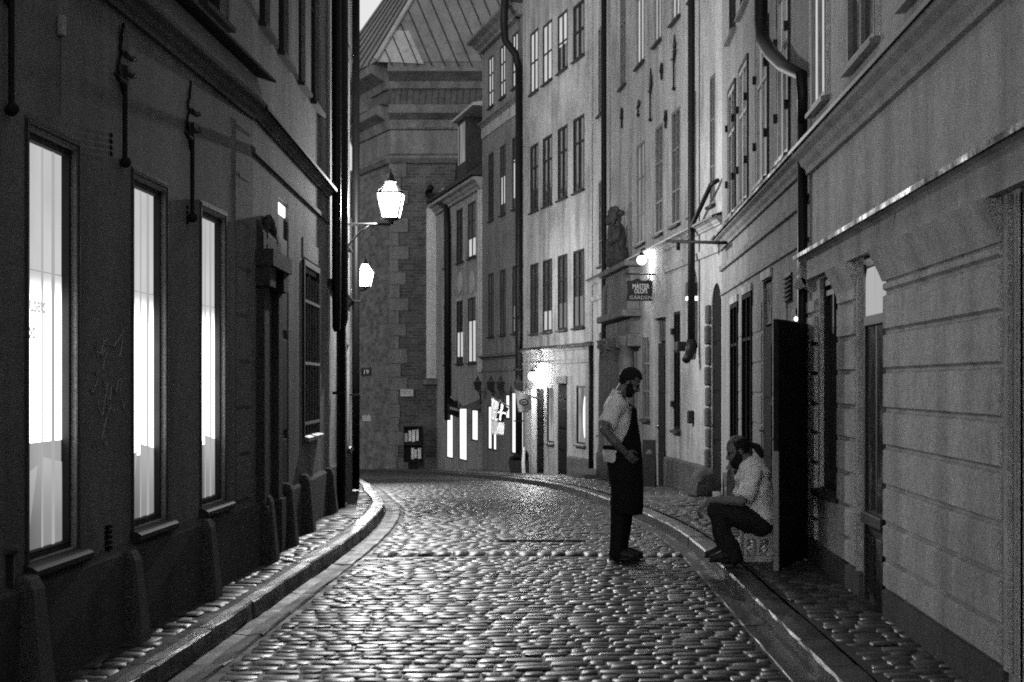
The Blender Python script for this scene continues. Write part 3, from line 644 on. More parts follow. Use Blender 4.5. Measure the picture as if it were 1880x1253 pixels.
for xa, xb in ((1357.5, 1363.5), (1383.5, 1399.5), (1420, 1446)):
    u0, u1 = R2.uz(xa, xb); R2.ashlar('ashlar_panel', u0, u1, [.5 + .34*k for k in range(7)], 'wall_mid', .014, .02, .008)
u0, u1 = R2.uz(1443, 1455); z0 = R2.zz(1449, 552); z1 = R2.zz(1449, 503); q = MB(); q.box(u0, u1, -.02, .004, z0, z1)
for k in range(6): q.prism([(-.02, z0 + (z1-z0)*k/6), (-.05, z0 + (z1-z0)*k/6 - .01), (-.02, z0 + (z1-z0)*(k+.5)/6)], u0 + .02, u1 - .02, 'x')
q.build('vent', 'iron', R2.root)
R2.extr('plinth', [(.01, -.4), (-.03, -.4), (-.03, .4), (.01, .42)], 'plinth', R2.ux(1330), R2.ux(1342))
# open black door leaf
H0 = Vector((1.97, 14.2, .13)); dv = Vector((1.57, 13.1, 0)) - Vector((1.97, 14.2, 0)); Lw = dv.length; dl = MB(); dl.box(0, Lw - .03, -.02, .02, 0, 2.02)
for a, b in ((.15, .85), (1.0, 1.85)): dl.box(.1, Lw - .13, -.026, -.0205, a, b); dl.box(.1, Lw - .13, .0205, .026, a, b)
HL = R2.loc(H0); do = dl.build('open_door', 'door_leaf', R2.root, bevel=.004); do['label'] = 'tall black door leaf standing open across the pavement'
do.matrix_parent_inverse = R2.root.matrix_world.inverted(); 
bpy.context.view_layer.update(); do.matrix_parent_inverse = R2.root.matrix_world.inverted(); do.location = H0; do.rotation_euler = (0, 0, math.atan2(dv.y, dv.x))
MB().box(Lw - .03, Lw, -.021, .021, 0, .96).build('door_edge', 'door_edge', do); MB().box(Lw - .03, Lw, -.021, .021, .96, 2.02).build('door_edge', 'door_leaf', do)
MB().lathe((Lw - .12, -.03, 1.05), [(.012, -.05), (.012, 0), (.03, 0), (.03, .01)], 8, 1).build('handle', 'sill_metal', do)

R3 = House('townhouse', 'pale plastered house with columned portal, statue and iron wall anchors, where the street bends', (.27, 37.5), (2.0, 23.0), -1.5, 12.2, 8, 'wall_pale')
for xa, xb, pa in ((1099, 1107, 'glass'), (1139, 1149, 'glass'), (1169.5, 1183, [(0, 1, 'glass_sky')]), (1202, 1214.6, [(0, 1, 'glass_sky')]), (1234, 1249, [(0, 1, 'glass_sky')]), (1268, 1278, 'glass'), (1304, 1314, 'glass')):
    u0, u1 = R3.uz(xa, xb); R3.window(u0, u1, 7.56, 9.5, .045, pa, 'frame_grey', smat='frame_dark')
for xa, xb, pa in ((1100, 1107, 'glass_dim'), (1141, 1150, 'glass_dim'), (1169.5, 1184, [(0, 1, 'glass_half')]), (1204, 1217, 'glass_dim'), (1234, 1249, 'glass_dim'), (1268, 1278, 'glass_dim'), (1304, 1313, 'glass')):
    if xa == 1141: continue
    u0, u1 = R3.uz(xa, xb); R3.window(u0, u1, 4.22, 6.1, .045, pa, 'frame_grey', trans=(.66, .3), smat='frame_dark')
R3.cornice('string_course', 3.88, .12, .12, 'wall_pale', cap='sill_metal')
R3.extr('string_course', [(.01, 3.5), (-.03, 3.5), (-.05, 3.6), (.01, 3.62)], 'wall_pale')
R3.cornice('cornice', 11.7, .4, .4, 'wall_pale')
for px, ya, yb, fy in ((1144, 198, 236, 0), (1174, 183, 214, 1), (1196.5, 125, 223, 1), (1217.5, 116, 147, 0), (1240, 64, 166, 1), (1225, 203, 236, 0)):
    anchor(R3, R3.ux(px), R3.zz(px, yb), R3.zz(px, ya), bool(fy), px, .05 if fy else .07)
R3.pipe(R3.ux(1119), [(0, .12, 12), (0, .12, 3), (.0, .12, -.4)], .06, 'pipe')
u = R3.ux(1285); R3.pipe(u, [(0, .13, 12), (0, .13, 4.0), (0, .13, 2.25)], .055, 'pipe', False)
R3.pipe(u, [(0, .13, 2.3), (.0, .14, 2.16), (.05, .18, 2.05), (.12, .24, 1.98)], [.07, .075, .07, .06], 'pipe', False)
q = MB(); u_ = R3.ux(1276); q.box(u_-.2, u_+.16, -.3, .0, R3.zz(1276, 645), R3.zz(1276, 628)); q.build('wall_box', 'iron', R3.root, bevel=.02)
MB().loft([(u, -.13, 3.9), (u + .1, -.13, 4.02), (R3.ux(1322), -.13, 4.45), (R3.ux(1325), -.05, 4.5)], .034, (1,0,0), 10).build('drainpipe', 'pipe', R3.root, True)
zg = lambda H, x: gz(H.Y(x)) + .1
u0, u1 = R3.uz(1180.5, 1193); aw = R3.window(u0, u1, R3.zz(1187, 770), R3.zz(1187, 615), .05, 'glass', 'frame_grey', mull=1, trans=(.66, .33), smat='frame_dark', arch=True)
u0, u1 = R3.uz(1207.5, 1222); R3.door(u0, u1, zg(R3, 1214), R3.zz(1214, 587), .05, 'frame_black', .4, 'glass'); q = MB(); z = R3.zz(1214, 587); q.box(u0-.12, u1+.12, -.08, .01, z + .02, z + .12); q.box(u0-.08, u1+.08, -.05, .01, z+.12, z+.42); q.build('door_hood', 'wall_pale', R3.root)
u0, u1 = R3.uz(1237.5, 1249); sw_ = R3.window(u0, u1, R3.zz(1245, 790), R3.zz(1245, 572), .05, 'glass', 'frame_black', smat='frame_dark', label='tall dark shop window with iron hinges on its casing')
for zz_ in (R3.zz(1237, 742), R3.zz(1237, 609)): MB().box(u0-.1, u0+.02, -.05, .0, zz_-.05, zz_+.05).build('hinge', 'iron', sw_)
u0, u1 = R3.uz(1251, 1253.5); MB().box(u0, u1, -.02, .0, R3.zz(1252, 787), R3.zz(1252, 758)).build('mirror_strip', 'glow', R3.root) if False else None
u0, u1 = R3.uz(1262, 1281); R3.window(u0, u1, R3.zz(1272, 640), R3.zz(1272, 490), .06, 'glass', 'frame_black', arch=True, sill=False, mull=0)
u0, u1 = R3.uz(1306, 1325); R3.door(u0, min(u1, R3.L - .05), .0, R3.zz(1316, 520), .06, 'frame_black', 0, arch=True, panels=4)
q = MB()
for k in range(9):
    z = .1 + k * .3; q.box(u0 - .2 + .04 * (k % 2), u0 - .004, -.06 - .02 * (k % 2), .01, z, z + .28)
q.build('arch_stones', 'guard', R3.root, bevel=.03)
R3.extr('plinth', [(.01, -1.4), (-.06, -1.4), (-.06, .38), (.01, .42)], 'plinth', R3.uz(1224, 1302)[0], R3.uz(1224, 1302)[1])
# carved portal with columns and crowning figure
ua, ub = R3.uz(1128, 1176); um = (ua + ub) / 2; zb_ = zg(R3, 1150); z = lambda y: R3.zz(1152, y)
pm = MB(); pm.box(ua - .05, ub + .05, -.25, .01, z(640), z(618)); pm.box(ua, ub, -.18, .01, z(618), z(588)); pm.box(ua - .12, ub + .12, -.36, .01, z(588), z(576)); pm.box(ua + .1, ub - .1, -.2, .01, z(576), z(500))
pm.prism([(ua - .05, z(576)), (ua + .25, z(576)), (ua + .35, z(515)), (ua + .1, z(520)), (ua + .02, z(548))], -.26, -.02, 'y'); pm.prism([(ub + .05, z(576)), (ub - .25, z(576)), (ub - .35, z(515)), (ub - .1, z(520)), (ub - .02, z(548))], -.26, -.02, 'y')
pm.box(ua - .1, ub + .1, -.32, .01, z(500), z(490)); pt_ = pm.build('portal', 'carved', R3.root, bevel=.02)
for uu in (ua + .28, ub - .28, um):
    c = MB().lathe((uu, -.22, 0), [(.2, zb_), (.2, zb_ + .5), (.17, zb_ + .55), (.155, zb_ + .7), (.145, z(668)), (.13, z(640)), (.19, z(636)), (.17, z(628)), (.2, z(622))], 14); c.build('column', 'carved', pt_, True)
fg = MB(); fz = lambda t: z(490) + (z(388) - z(490)) * t
fg.loft([(um, -.2, fz(0)), (um, -.2, fz(.2)), (um+.02, -.2, fz(.45)), (um, -.2, fz(.7)), (um, -.2, fz(.8))], [(.26, .2), (.2, .17), (.22, .18), (.24, .16), (.08, .08)], (1,0,0), 14)
fg.ball((um - .02, -.24, fz(.88)), (.13, .14, .17), 12, 8); fg.ball((um, -.2, fz(.97)), (.19, .17, .08), 12, 6)
fg.loft([(um - .24, -.2, fz(.68)), (um - .38, -.26, fz(.5)), (um - .2, -.34, fz(.38))], [.08, .07, .06], (0,1,0), 8); fg.loft([(um + .24, -.2, fz(.68)), (um + .36, -.26, fz(.5)), (um + .2, -.34, fz(.42))], [.08, .07, .06], (0,1,0), 8)
fg.prism([(um - .42, z(490)), (um + .42, z(490)), (um + .34, z(470)), (um + .2, z(455)), (um - .2, z(455)), (um - .34, z(470))], -.3, -.02, 'y')
for k in range(26):
    t_ = .12 + .8 * rr.random(); a_ = rr.random() * math.pi; fg.ball((um + .22 * math.cos(a_), -.2 - .17 * math.sin(a_), fz(t_)), (.05 + .04 * rr.random(), .05, .06 + .1 * rr.random()), 8, 6)
for k in range(9): fg.ball((um - .2 + .05 * k, -.25 - .04 * (k % 2), fz(.96) + .03 * (k % 3)), .075, 8, 6)
fg.build('statue', 'carved_dark', pt_, True)
u0, u1 = R3.uz(1198, 1222); MB().box(u0 + .1, u1, -.06, .01, R3.zz(1210, 575), R3.zz(1210, 462)).build('pilaster_strip', 'wall_pale', R3.root)
u0, u1 = R3.uz(1100, 1112); R3.window(u0, u1, R3.zz(1106, 800), R3.zz(1106, 610), .12, 'shop_soft', 'frame_grey', mull=0, trans=()); q = MB(); q.box(R3.ux(1092), R3.ux(1120), -.55, .0, zg(R3, 1106) - .3, zg(R3, 1106) + .16); q.build('step', 'guard', R3.root, bevel=.02)
q = MB(); u = R3.ux(1273); z_ = R3.zz(1273, 766); q.box(u-.07, u+.09, -.09, .0, z_-.1, z_+.1); ic = q.build('intercom', 'iron', R3.root, bevel=.02); MB().box(u-.085, u-.071, -.07, -.03, z_-.0, z_+.06).build('button_light', 'glow', ic)

RD = Vector((-.262, 1, 0)).normalized(); A4 = Vector((.27, 37.52, 0)); 
def along(x): k = (x - CX) / FPX; t = (k * A4.y - A4.x) / (RD.x - k * RD.y); return A4 + RD * t
w3 = along(1094.5); w4 = along(960); w5 = along(885.5); w6 = along(801)
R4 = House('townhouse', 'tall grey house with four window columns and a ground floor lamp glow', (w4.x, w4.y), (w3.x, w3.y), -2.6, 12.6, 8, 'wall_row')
cols = ((974, 988.5), (997, 1014), (1024.5, 1042), (1053, 1073))
for i, (xa, xb) in enumerate(cols):
    u0, u1 = R4.uz(xa, xb)
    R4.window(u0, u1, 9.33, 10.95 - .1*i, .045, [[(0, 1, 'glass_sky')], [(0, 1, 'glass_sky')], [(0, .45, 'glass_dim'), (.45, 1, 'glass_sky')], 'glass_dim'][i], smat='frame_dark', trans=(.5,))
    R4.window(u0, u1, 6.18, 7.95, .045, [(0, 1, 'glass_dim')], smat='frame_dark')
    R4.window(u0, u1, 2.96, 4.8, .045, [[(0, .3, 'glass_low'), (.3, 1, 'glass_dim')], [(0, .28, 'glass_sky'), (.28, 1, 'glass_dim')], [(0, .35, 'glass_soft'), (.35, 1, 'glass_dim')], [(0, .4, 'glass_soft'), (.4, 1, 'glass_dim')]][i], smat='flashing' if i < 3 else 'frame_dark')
R4.cornice('ledge', 2.44, .1, .1, 'wall_row', cap='flashing'); R4.extr('string_course', [(.01, 2.12), (-.03, 2.13), (-.03, 2.18), (.01, 2.2)], 'wall_row')
R4.extr('plinth', [(.01, -2.3), (-.05, -2.3), (-.05, -.15), (.01, -.1)], 'plinth', R4.uz(1044, 1092)[0], R4.L)
u0, u1 = R4.uz(1078, 1092); q = MB(); q.box(u0, u0 + (u1-u0)*.35, -.05, .01, 2.6, 12.5); q.box(u0 + (u1-u0)*.5, u1, -.07, .01, 2.6, 12.5); q.build('pilaster_strip', 'wall_row', R4.root)
R4.pipe(R4.L - .1, [(0, .1, 2.5), (0, .1, 1), (0, .1, -.7)], .055, 'pipe', False)
u0, u1 = R4.uz(1004, 1017); R4.window(u0, u1, .13, 1.56, .06, [(0, .25, 'shop_soft'), (.25, .8, 'shop_soft'), (.8, 1, 'glass_soft')], mull=0, trans=(), smat='frame_grey')
u0, u1 = R4.uz(1024, 1041); R4.door(u0, u1, zg(R4, 1032), 1.62, .05, 'frame_black', .4, 'glass', handle=False); MB().box(u0-.05, u1+.05, -.04, .01, 1.64, 1.82).build('lintel', 'wall_row_dark', R4.root)
u0, u1 = R4.uz(1058, 1075); lw = R4.window(u0, u1, .2, 1.58, .06, 'shop_soft', mull=0, trans=(), smat='frame_grey'); MB().prism([((u0+u1)/2 + .28 + .17*math.cos(t*math.tau/14), .85 + .5*math.sin(t*math.tau/14)) for t in range(14)], .025, .035, 'y').build('lit_oval', 'shop', lw)
u0, u1 = R4.uz(972, 984); q = MB(); q.box(u0, u1, -.12, .01, -1.2, 1.5); q.build('pilaster_strip', 'wall_pale', R4.root)
u0, u1 = R4.uz(985, 1000); R4.door(u0, u1 - .1, zg(R4, 992), 1.5, .05, 'frame_black', handle=False)

R5 = House('townhouse', 'dark plastered house with top floor windows painted sky-bright above the flags and shop lanterns', (w5.x, w5.y), (w4.x - RD.x * .01, w4.y + .0 + .01), -2.8, 12.0, 8, 'wall_row_dark')
for i, (xa, xb) in enumerate(((897, 906.6), (918.6, 928.5), (941, 951.6))):
    u0, u1 = R5.uz(xa, xb)
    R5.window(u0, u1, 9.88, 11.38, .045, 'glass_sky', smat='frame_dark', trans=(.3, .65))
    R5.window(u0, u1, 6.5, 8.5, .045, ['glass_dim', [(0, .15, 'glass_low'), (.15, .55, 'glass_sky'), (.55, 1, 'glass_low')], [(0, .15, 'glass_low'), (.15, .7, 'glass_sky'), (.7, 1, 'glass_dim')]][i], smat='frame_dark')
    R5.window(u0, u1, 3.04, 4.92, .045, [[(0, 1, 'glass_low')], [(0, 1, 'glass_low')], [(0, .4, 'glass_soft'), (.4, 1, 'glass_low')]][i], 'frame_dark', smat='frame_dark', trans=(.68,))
R5.cornice('string_course', 9.42, .14, .14, 'wall_row_dark'); R5.extr('frieze', [(.01, 9.1), (-.03, 9.1), (-.03, 9.41), (.01, 9.41)], 'wall_row')
R5.cornice('cornice', 11.7, .35, .5, 'wall_row_dark')
R5.cornice('ledge', 2.36, .1, .12, 'wall_row_dark', cap='sill_metal'); R5.extr('string_course', [(.01, 2.0), (-.03, 2.0), (-.03, 2.08), (.01, 2.1)], 'wall_dark_trim')
ux_ = R5.L - .02
R5.pipe(ux_, [(.0, .11, 10.3), (0, .11, 5), (0, .11, -.8)], .1, 'pipe'); MB().loft([(ux_ + .3, -.55, 12.4), (ux_ + .1, -.55, 11.4), (ux_ + .05, -.5, 10.95), (ux_, -.2, 10.6), (ux_, -.11, 10.2)], [.11, .11, .1, .1, .1], (1,0,0), 12).build('drainpipe', 'pipe', R5.root, True)
def shop_strip(H, xa, xb, yt, yb, mat='shop', nm='shop_window'):
    u0, u1 = H.uz(xa, xb); xm = (xa + xb) / 2; 
    z0, z1 = H.zz(xm, yb), H.zz(xm, yt); o = H.window(u0, u1, z0, z1, .04, [(0, 1, mat)], 'frame_dark', mull=0, trans=(), sill=False, fw=.04, name=nm)
    return o
shop_strip(R5, 896, 903.5, 745, 826); shop_strip(R5, 905.5, 912, 745, 828); shop_strip(R5, 928, 936, 724, 770); shop_strip(R5, 939, 950.5, 720, 834); sd = shop_strip(R5, 953, 962, 735, 850, 'shop', 'glass_door')
R6 = House('townhouse', 'small pale house with oval wall medallions and black mansard roof, beside the church', (w6.x, w6.y), (w5.x - RD.x * .01, w5.y + .01), -3, 8.0, 3, 'wall_small')
def oval(H, x, y, rx, rz):
    u, z = H.ux(x), H.zz(x, y); MB().prism([(u + rx*math.cos(k/16*math.tau), z + rz*math.sin(k/16*math.tau)) for k in range(16)], -.03, .01, 'y').build('medallion', 'sandstone', H.root)
for xa, xb, w_ in ((815.5, 822, 0), (838.5, 851, 1), (859.5, 874.5, 2)):
    u0, u1 = R6.uz(xa, xb)
    R6.window(u0, u1, 5.62, 7.35, .045, ['glass_dim', 'glass_dim', [(0, .34, 'glass_sky'), (.34, 1, 'glass_low')]][w_], 'frame_dark', smat='frame_dark', surround=(.1, 'wall_small'))
    R6.window(u0, u1, 2.29, 4.34, .045, [[(0, 1, 'glass_dim')], [(0, .1, 'glass_dim'), (.1, .5, 'glass_sky'), (.5, 1, 'glass_dim')], [(0, .65, 'glass_sky'), (.65, 1, 'glass_low')]][w_], 'frame_dark', smat='frame_dark', surround=(.12, 'wall_pale'))
    oval(R6, (xa + xb) / 2, 519, .34 if w_ else .2, .36)
R6.cornice('cornice', 7.62, .35, .3, 'wall_small')
q = MB(); q.box(R6.L - .5, R6.L - .05, -.06, .01, 2, 7.6); q.box(R6.L - .32, R6.L - .22, -.09, -.0605, 2, 7.6); q.build('pilaster_strip', 'sandstone', R6.root)
MB().prism([(-.35, 8.02), (-.35, 8.12), (.6, 8.8), (.75, 10.2), (2.9, 10.2), (3.2, 8.02)], -.02, R6.L, 'x').build('mansard_roof', 'roof_black', R6.root)
ud0, ud1 = R6.uz(846, 861); dq = MB(); zt0, zt1 = 8.0, 10.15
dq.box(ud0, ud1, -.1, 1.2, zt0, zt1); dm = dq.build('dormer', 'roof_black', R6.root); MB().box(ud0 + .12, ud1 - .12, -.12, -.101, zt0 + .75, zt1 - .15).build('dormer_window', 'glass_soft', dm); MB().box(ud0 + .25 + (ud1-ud0)*.1, ud0 + .32 + (ud1-ud0)*.1, -.14, -.121, zt0 + .75, zt1 - .15).build('glazing_bar', 'frame_black', dm)
MB().prism([(-.3, zt1), (-.3, zt1 + .08), (1.2, zt1 + .4), (1.3, zt1)], ud0 - .12, R6.L - .02, 'x').build('dormer_roof', 'roof_metal_new', dm)
MB().loft([(R6.ux(806) , -.3, R6.zz(806, 345)), (R6.ux(801), -.3, R6.zz(801, 358)), (R6.ux(812), -.2, R6.zz(812, 368)), (R6.ux(826), -.12, R6.zz(826, 382)), (R6.ux(828), -.12, R6.zz(828, 420)), (R6.ux(828), -.12, .4)], [.11]*6, (1,0,0), 10).build('drainpipe', 'pipe', R6.root, True)
shop_strip(R6, 820, 832, 748, 842); shop_strip(R6, 843, 857.5, 746, 846); shop_strip(R6, 866, 878, 752, 810)
for H in (L1, L2, L3, L4, R1, R2, R3, R4, R5): H.finish()
R6.finish(None)

# ------------------------------------------------------------------ church across the end of the street
CH = House('church', 'brick church with pale corner stones, moulded cornices and seamed metal roof closing the street', (-6.71, 58), (8, 58), -3, 12.1, 14, 'brick', 'church')
CM = lambda y: EYE + (CY - y) / FPX * 58
FL = House('tmp', '', (-8.6, 62.2), (-6.71, 58), -3, 12.1, .5, 'ashlar_old')
FL.finish(None)
for c in list(FL.root.children):
    c.parent = CH.root; bpy.context.view_layer.update(); c.matrix_parent_inverse = Matrix(); c.matrix_local = CH.root.matrix_world.inverted() @ FL.root.matrix_world; c.name = 'apse_wall'
flroot = FL.root
def fl_part(mb_, name, mat):
    o = mb_.build(name, mat, CH.root); bpy.context.view_layer.update(); o.matrix_local = CH.root.matrix_world.inverted() @ flroot.matrix_world; return o
SW = House('tmp2', '', (-8.6, 80), (-8.6, 62.2), -3, 12.1, .5, 'brick'); SW.finish(None)
for c in list(SW.root.children):
    c.parent = CH.root; bpy.context.view_layer.update(); c.matrix_parent_inverse = Matrix(); c.matrix_local = CH.root.matrix_world.inverted() @ SW.root.matrix_world; c.name = 'side_wall'
bpy.data.objects.remove(SW.root)
def band(name, prof, mat):
    CH.extr(name, prof, mat, -.03, CH.L); fl_part(MB().prism(prof, 0, FL.L + .03, 'x'), name, mat)
band('string_course', [(.01, CM(302)), (-.1, CM(300)), (-.22, CM(292)), (-.22, CM(288)), (.01, CM(284))], 'church_pale')
band('frieze', [(.01, CM(283)), (-.04, CM(283)), (-.04, CM(240)), (.01, CM(240))], 'church_pale')
band('cornice', [(.01, CM(240)), (-.1, CM(238)), (-.2, CM(222)), (-.55, CM(212)), (-.6, CM(200)), (-.5, CM(196)), (.01, CM(190))], 'church_pale')
CH.extr('tiled_roof', [(.01, CM(196)), (-.5, CM(195.5)), (-.05, CM(164)), (.01, CM(164))], 'roof_tile', .04, CH.L)
fl_part(MB().prism([(.01, CM(196)), (-.45, CM(195)), (-.05, CM(164)), (.01, CM(164))], 1.3, FL.L + .2, 'x'), 'tiled_roof', 'roof_tile')
gq = MB(); 
for k, (a, b) in enumerate(((.0, 1.25), (2.0, 3.3))): gq.prism([(a, CM(196)), (a + .6, CM(165)), (b, CM(196))], -.55, -.01, 'y')
fl_part(gq, 'gable', 'church_pale')
band('eave_cornice', [(.01, CM(166)), (-.15, CM(164)), (-.25, CM(152)), (-.6, CM(142)), (-.75, CM(138)), (-.75, CM(122)), (-.6, CM(118)), (.01, CM(116))], 'church_pale')
q = MB()
for k in range(22): u = .6 + k * .62; q.box(u, u + .36, -.16, -.03, CM(236), CM(224))
q.build('dentil', 'church_pale', CH.root)
# roof: apse pyramid with standing seams
ap = Vector((-1, 66, 27)); e0 = Vector((-7.15, 57.25, CM(121))); e1 = Vector((9, 57.25, CM(121))); e2 = Vector((-9.8, 61.9, CM(121))); e3 = Vector((-9.8, 80, CM(121))); ap2 = Vector((9, 66, 27)); ap3 = Vector((-1, 80, 27))
lc = lambda p: CH.loc(p)
MB().add([lc(v) for v in (e0, e1, ap2, ap, e2, e3, ap3)], [(0, 1, 2, 3), (4, 0, 3), (5, 4, 3, 6)]).build('roof', 'roof_metal', CH.root)
n_ = (e1 - e0).cross(ap - e0).normalized(); n_ = n_ if n_.y < 0 else -n_
q = MB()
def onroof(x, y):                              # where the sight line through a pixel meets the front roof slope
    dr_ = Vector(((x - CX) / FPX, 1, (CY - y) / FPX)); o_ = Vector((0, 0, EYE)); t = (e0 - o_).dot(n_) / dr_.dot(n_); return o_ + dr_ * t
for k in range(20):
    xb = 695 + k * 24.5; t0 = onroof(xb, 121 + k*.3); t1 = onroof(xb - 52, 0)
    def over(tt):
        p_ = t0 + (t1 - t0) * tt; sx = (p_.z - e0.z) / (ap.z - e0.z); return p_.x > e0.x + (ap.x - e0.x) * sx - .02
    m_ = 0
    while m_ < 1.6 and over(m_): m_ += .02
    if m_ > .05: q.loft([lc(t0 + n_ * .03), lc(t0 + (t1 - t0) * m_ + n_ * .03)], .02, (1, 0, 0), 6)
q.build('roof_seam', 'frame_dark', CH.root)
pl = [onroof(*p) + n_ * .02 for p in ((694, 114), (778, 118), (751, 58), (725, 56))]
MB().add([lc(p) for p in pl] + [lc(p - n_ * .018) for p in pl], [(0,1,2,3), (4,7,6,5), (0,4,5,1), (1,5,6,2), (2,6,7,3), (3,7,4,0)]).build('roof_patch', 'roof_metal_new', CH.root)
q = MB(); q.loft([lc(e0 + Vector((0, -.05, .05))), lc(ap)], .09, (1, 0, 0), 8); q.build('hip_ridge', 'roof_metal_new', CH.root)
hn = (ap - e0).cross(e2 - e0).normalized(); hn = hn if hn.x < 0 else -hn; q = MB()
for k in range(1, 8): t = k / 8; a = e0.lerp(e2, t); q.loft([lc(a + hn*.03), lc(a.lerp(ap, .9) + hn*.03)], .022, (1,0,0), 6)
q.build('roof_seam', 'frame_dark', CH.root)
# corner stones, toothed
q = MB(); rr = random.Random(2); z = -1.5
while z < CM(300):
    h = .42 + .1 * rr.random(); q.box(-.05, .25 + (.28 if int(z * 2.2) % 2 else 0) + .1 * rr.random(), -.05, .01, z + .01, z + h - .01); z += h
q.build('quoin', 'church_pale', CH.root)
# tall window
u0, u1 = (783 - CX) / FPX * 58 + 6.71, (818 - CX) / FPX * 58 + 6.71
CH.window(u0 + .36, u1, CM(690), CM(392), .35, 'glass_dim', 'frame_black', mull=1, trans=(.2, .4, .6, .8), sill=False, name='church_window'); q = MB()
q.box(u0, u0 + .355, -.05, .02, CM(695), CM(385)); q.prism([(u0, CM(385)), (u0 + .355, CM(385)), (u0 + .62, CM(362)), (u0 + .62, CM(345)), (u0 + .2, CM(365))], -.05, .02, 'y'); q.build('window_jamb', 'sandstone', CH.root)
MB().prism([(.02, CM(697)), (-.25, CM(698)), (-.25, CM(706)), (.01, CM(709))], u0 - .1, u1 + .1, 'x').build('sill', 'church_pale', CH.root)
for c in list(CH.root.children): pass
CH.finish(None); bpy.data.objects.remove(flroot)
CH.extr('plinth', [(.01, -3), (-.12, -3), (-.12, CM(846)), (.01, CM(842))], 'church_pale', 1.2, CH.L)
# ------------------------------------------------------------------ people
_cl = bpy.data.textures.new('folds', 'CLOUDS'); _cl.noise_scale = .15; _cl.noise_depth = 1
_cl2 = bpy.data.textures.new('strands', 'CLOUDS'); _cl2.noise_scale = .02; _cl2.noise_depth = 2
def fuse(mb, name, mat, parent, vox=.007, smooth=3, disp=0, tex=None):
    o = mb.build('tmp', mat); m = o.modifiers.new('r', 'REMESH'); m.mode = 'VOXEL'; m.voxel_size = vox
    if smooth: s_ = o.modifiers.new('s', 'SMOOTH'); s_.iterations = smooth; s_.factor = .5
    if disp: d_ = o.modifiers.new('d', 'DISPLACE'); d_.texture = tex or _cl; d_.strength = disp; d_.mid_level = .5; d_.texture_coords = 'LOCAL'
    dg_ = bpy.context.evaluated_depsgraph_get(); me = bpy.data.meshes.new_from_object(o.evaluated_get(dg_)); bpy.data.objects.remove(o)
    me.materials.clear(); me.materials.append(M[mat]); me.polygons.foreach_set('use_smooth', [True] * len(me.polygons)); me.name = name
    r_ = bpy.data.objects.new(name, me); COL.objects.link(r_); r_.parent = parent; return r_
def limb(mb, P, rad, seg=14, ref=(0, 1, 0)):
    mb.loft(P, rad, ref, seg)
    for p, r_ in zip(P, rad): mb.ball(p, r_ if not isinstance(r_, tuple) else min(r_), seg, 8)
def head(mb, T, nose=.022):
    """skull, jaw, brow, nose, lips and ears, facing local +x; T is a 4x4 placing matrix"""
    def B(c, r_): mb.ball(T @ Vector(c), r_, 18, 12, T.to_3x3())
    B((-.005, 0, .035), (.098, .077, .098)); B((.02, 0, -.03), (.07, .062, .085)); B((.045, 0, -.075), (.042, .045, .035))
    B((.07, .0, .03), (.025, .055, .02)); B((.075, .03, -.025), (.02, .025, .025)); B((.075, -.03, -.025), (.02, .025, .025))
    mb.loft([T @ Vector(p) for p in ((.085, 0, .025), (.104, 0, -.008), (.112, 0, -.022), (.09, 0, -.034))], [.01, .014, .017, .012], T.to_3x3() @ Vector((0, 1, 0)), 8)
    B((.082, 0, -.054), (.014, .026, .007)); B((.08, 0, -.067), (.014, .024, .008))
    for s_ in (-1, 1): B((-.012, s_ * .078, -.002), (.018, .01, .03))
def hand(mb, W, D, up, side, curl=.5, L=.18, thumb=1, spread=.12):
    """palm at wrist W along D; up is the back of the hand, side the thumb side; curl bends the fingers away from the back"""
    D = Vector(D).normalized(); up = Vector(up); up = (up - D * up.dot(D)).normalized(); sd = D.cross(up); sd = sd if sd.dot(Vector(side)) > 0 else -sd
    W = Vector(W); pl = L * .5
    mb.loft([W - D*.02, W + D*pl*.4, W + D*pl], [(.026, .016), (.038, .016), (.04, .013)], sd, 12)
    for i, (o, k, r_) in enumerate(((.03, .92, .0092), (.0105, 1.0, .0096), (-.01, .95, .0092), (-.029, .78, .0082))):
        b = W + D * pl * .93 + sd * o; P = [b]; a = 0; d = D + sd * o * spread * 10; d.normalize(); l = L * .5 * k
        for s_, f in ((.42, .5), (.32, 1.0), (.26, 1.0)):
            a += curl * f * (1 + .12 * i); P.append(P[-1] + (d * math.cos(a) - up * math.sin(a)) * l * s_)
        limb(mb, P, [r_, r_, r_ * .93, r_ * .82], 8, sd)
    b = W + D * pl * .25 + sd * .03; P = [b, b + D*.025 + sd*.026 - up*.006, b + D*.055 + sd*.034 - up*.016, b + D*.08 + sd*.03 - up*.026]
    limb(mb, P, [.013, .0125, .0105, .009], 8, up)
def mat4(loc, rot): return Matrix.Translation(loc) @ rot.to_matrix().to_4x4()

# --- standing man: side on, facing right, head bowed, hand on hip
SY = 15.05; FZ = .012
def P(x, y, d=0.0): return Vector(((x - CX) / FPX * SY, SY + d, EYE + (CY - y) / FPX * SY))
man = empty('person', (P(1145, 1030).x, SY, FZ), 0, 'standing man in pale short sleeved shirt and long black apron, head bowed, hand on hip', 'person')
off = Vector(man.location)
def Q(x, y, d=0.0): return P(x, y, d) - off
def toe(mb, heel, tip, r_, lift=.0):
    mb.loft([heel + Vector((-.03, 0, .035)), heel + Vector((.03, 0, .05)), heel.lerp(tip, .45) + Vector((0, 0, .048)), heel.lerp(tip, .8) + Vector((0, 0, .03)), tip + Vector((0, 0, .022))], [(.03, .034), (.042, .048), (.043, .045), (.043, .028), (.026, .018)], (0, 1, 0), 14)
bd = MB(); Tm = mat4(Q(1155, 703), Euler((0, R(30), 0)))
head(bd, Tm)
limb(bd, [Q(1138, 728), Q(1143, 716), Q(1149, 706)], [.068, .058, .056])
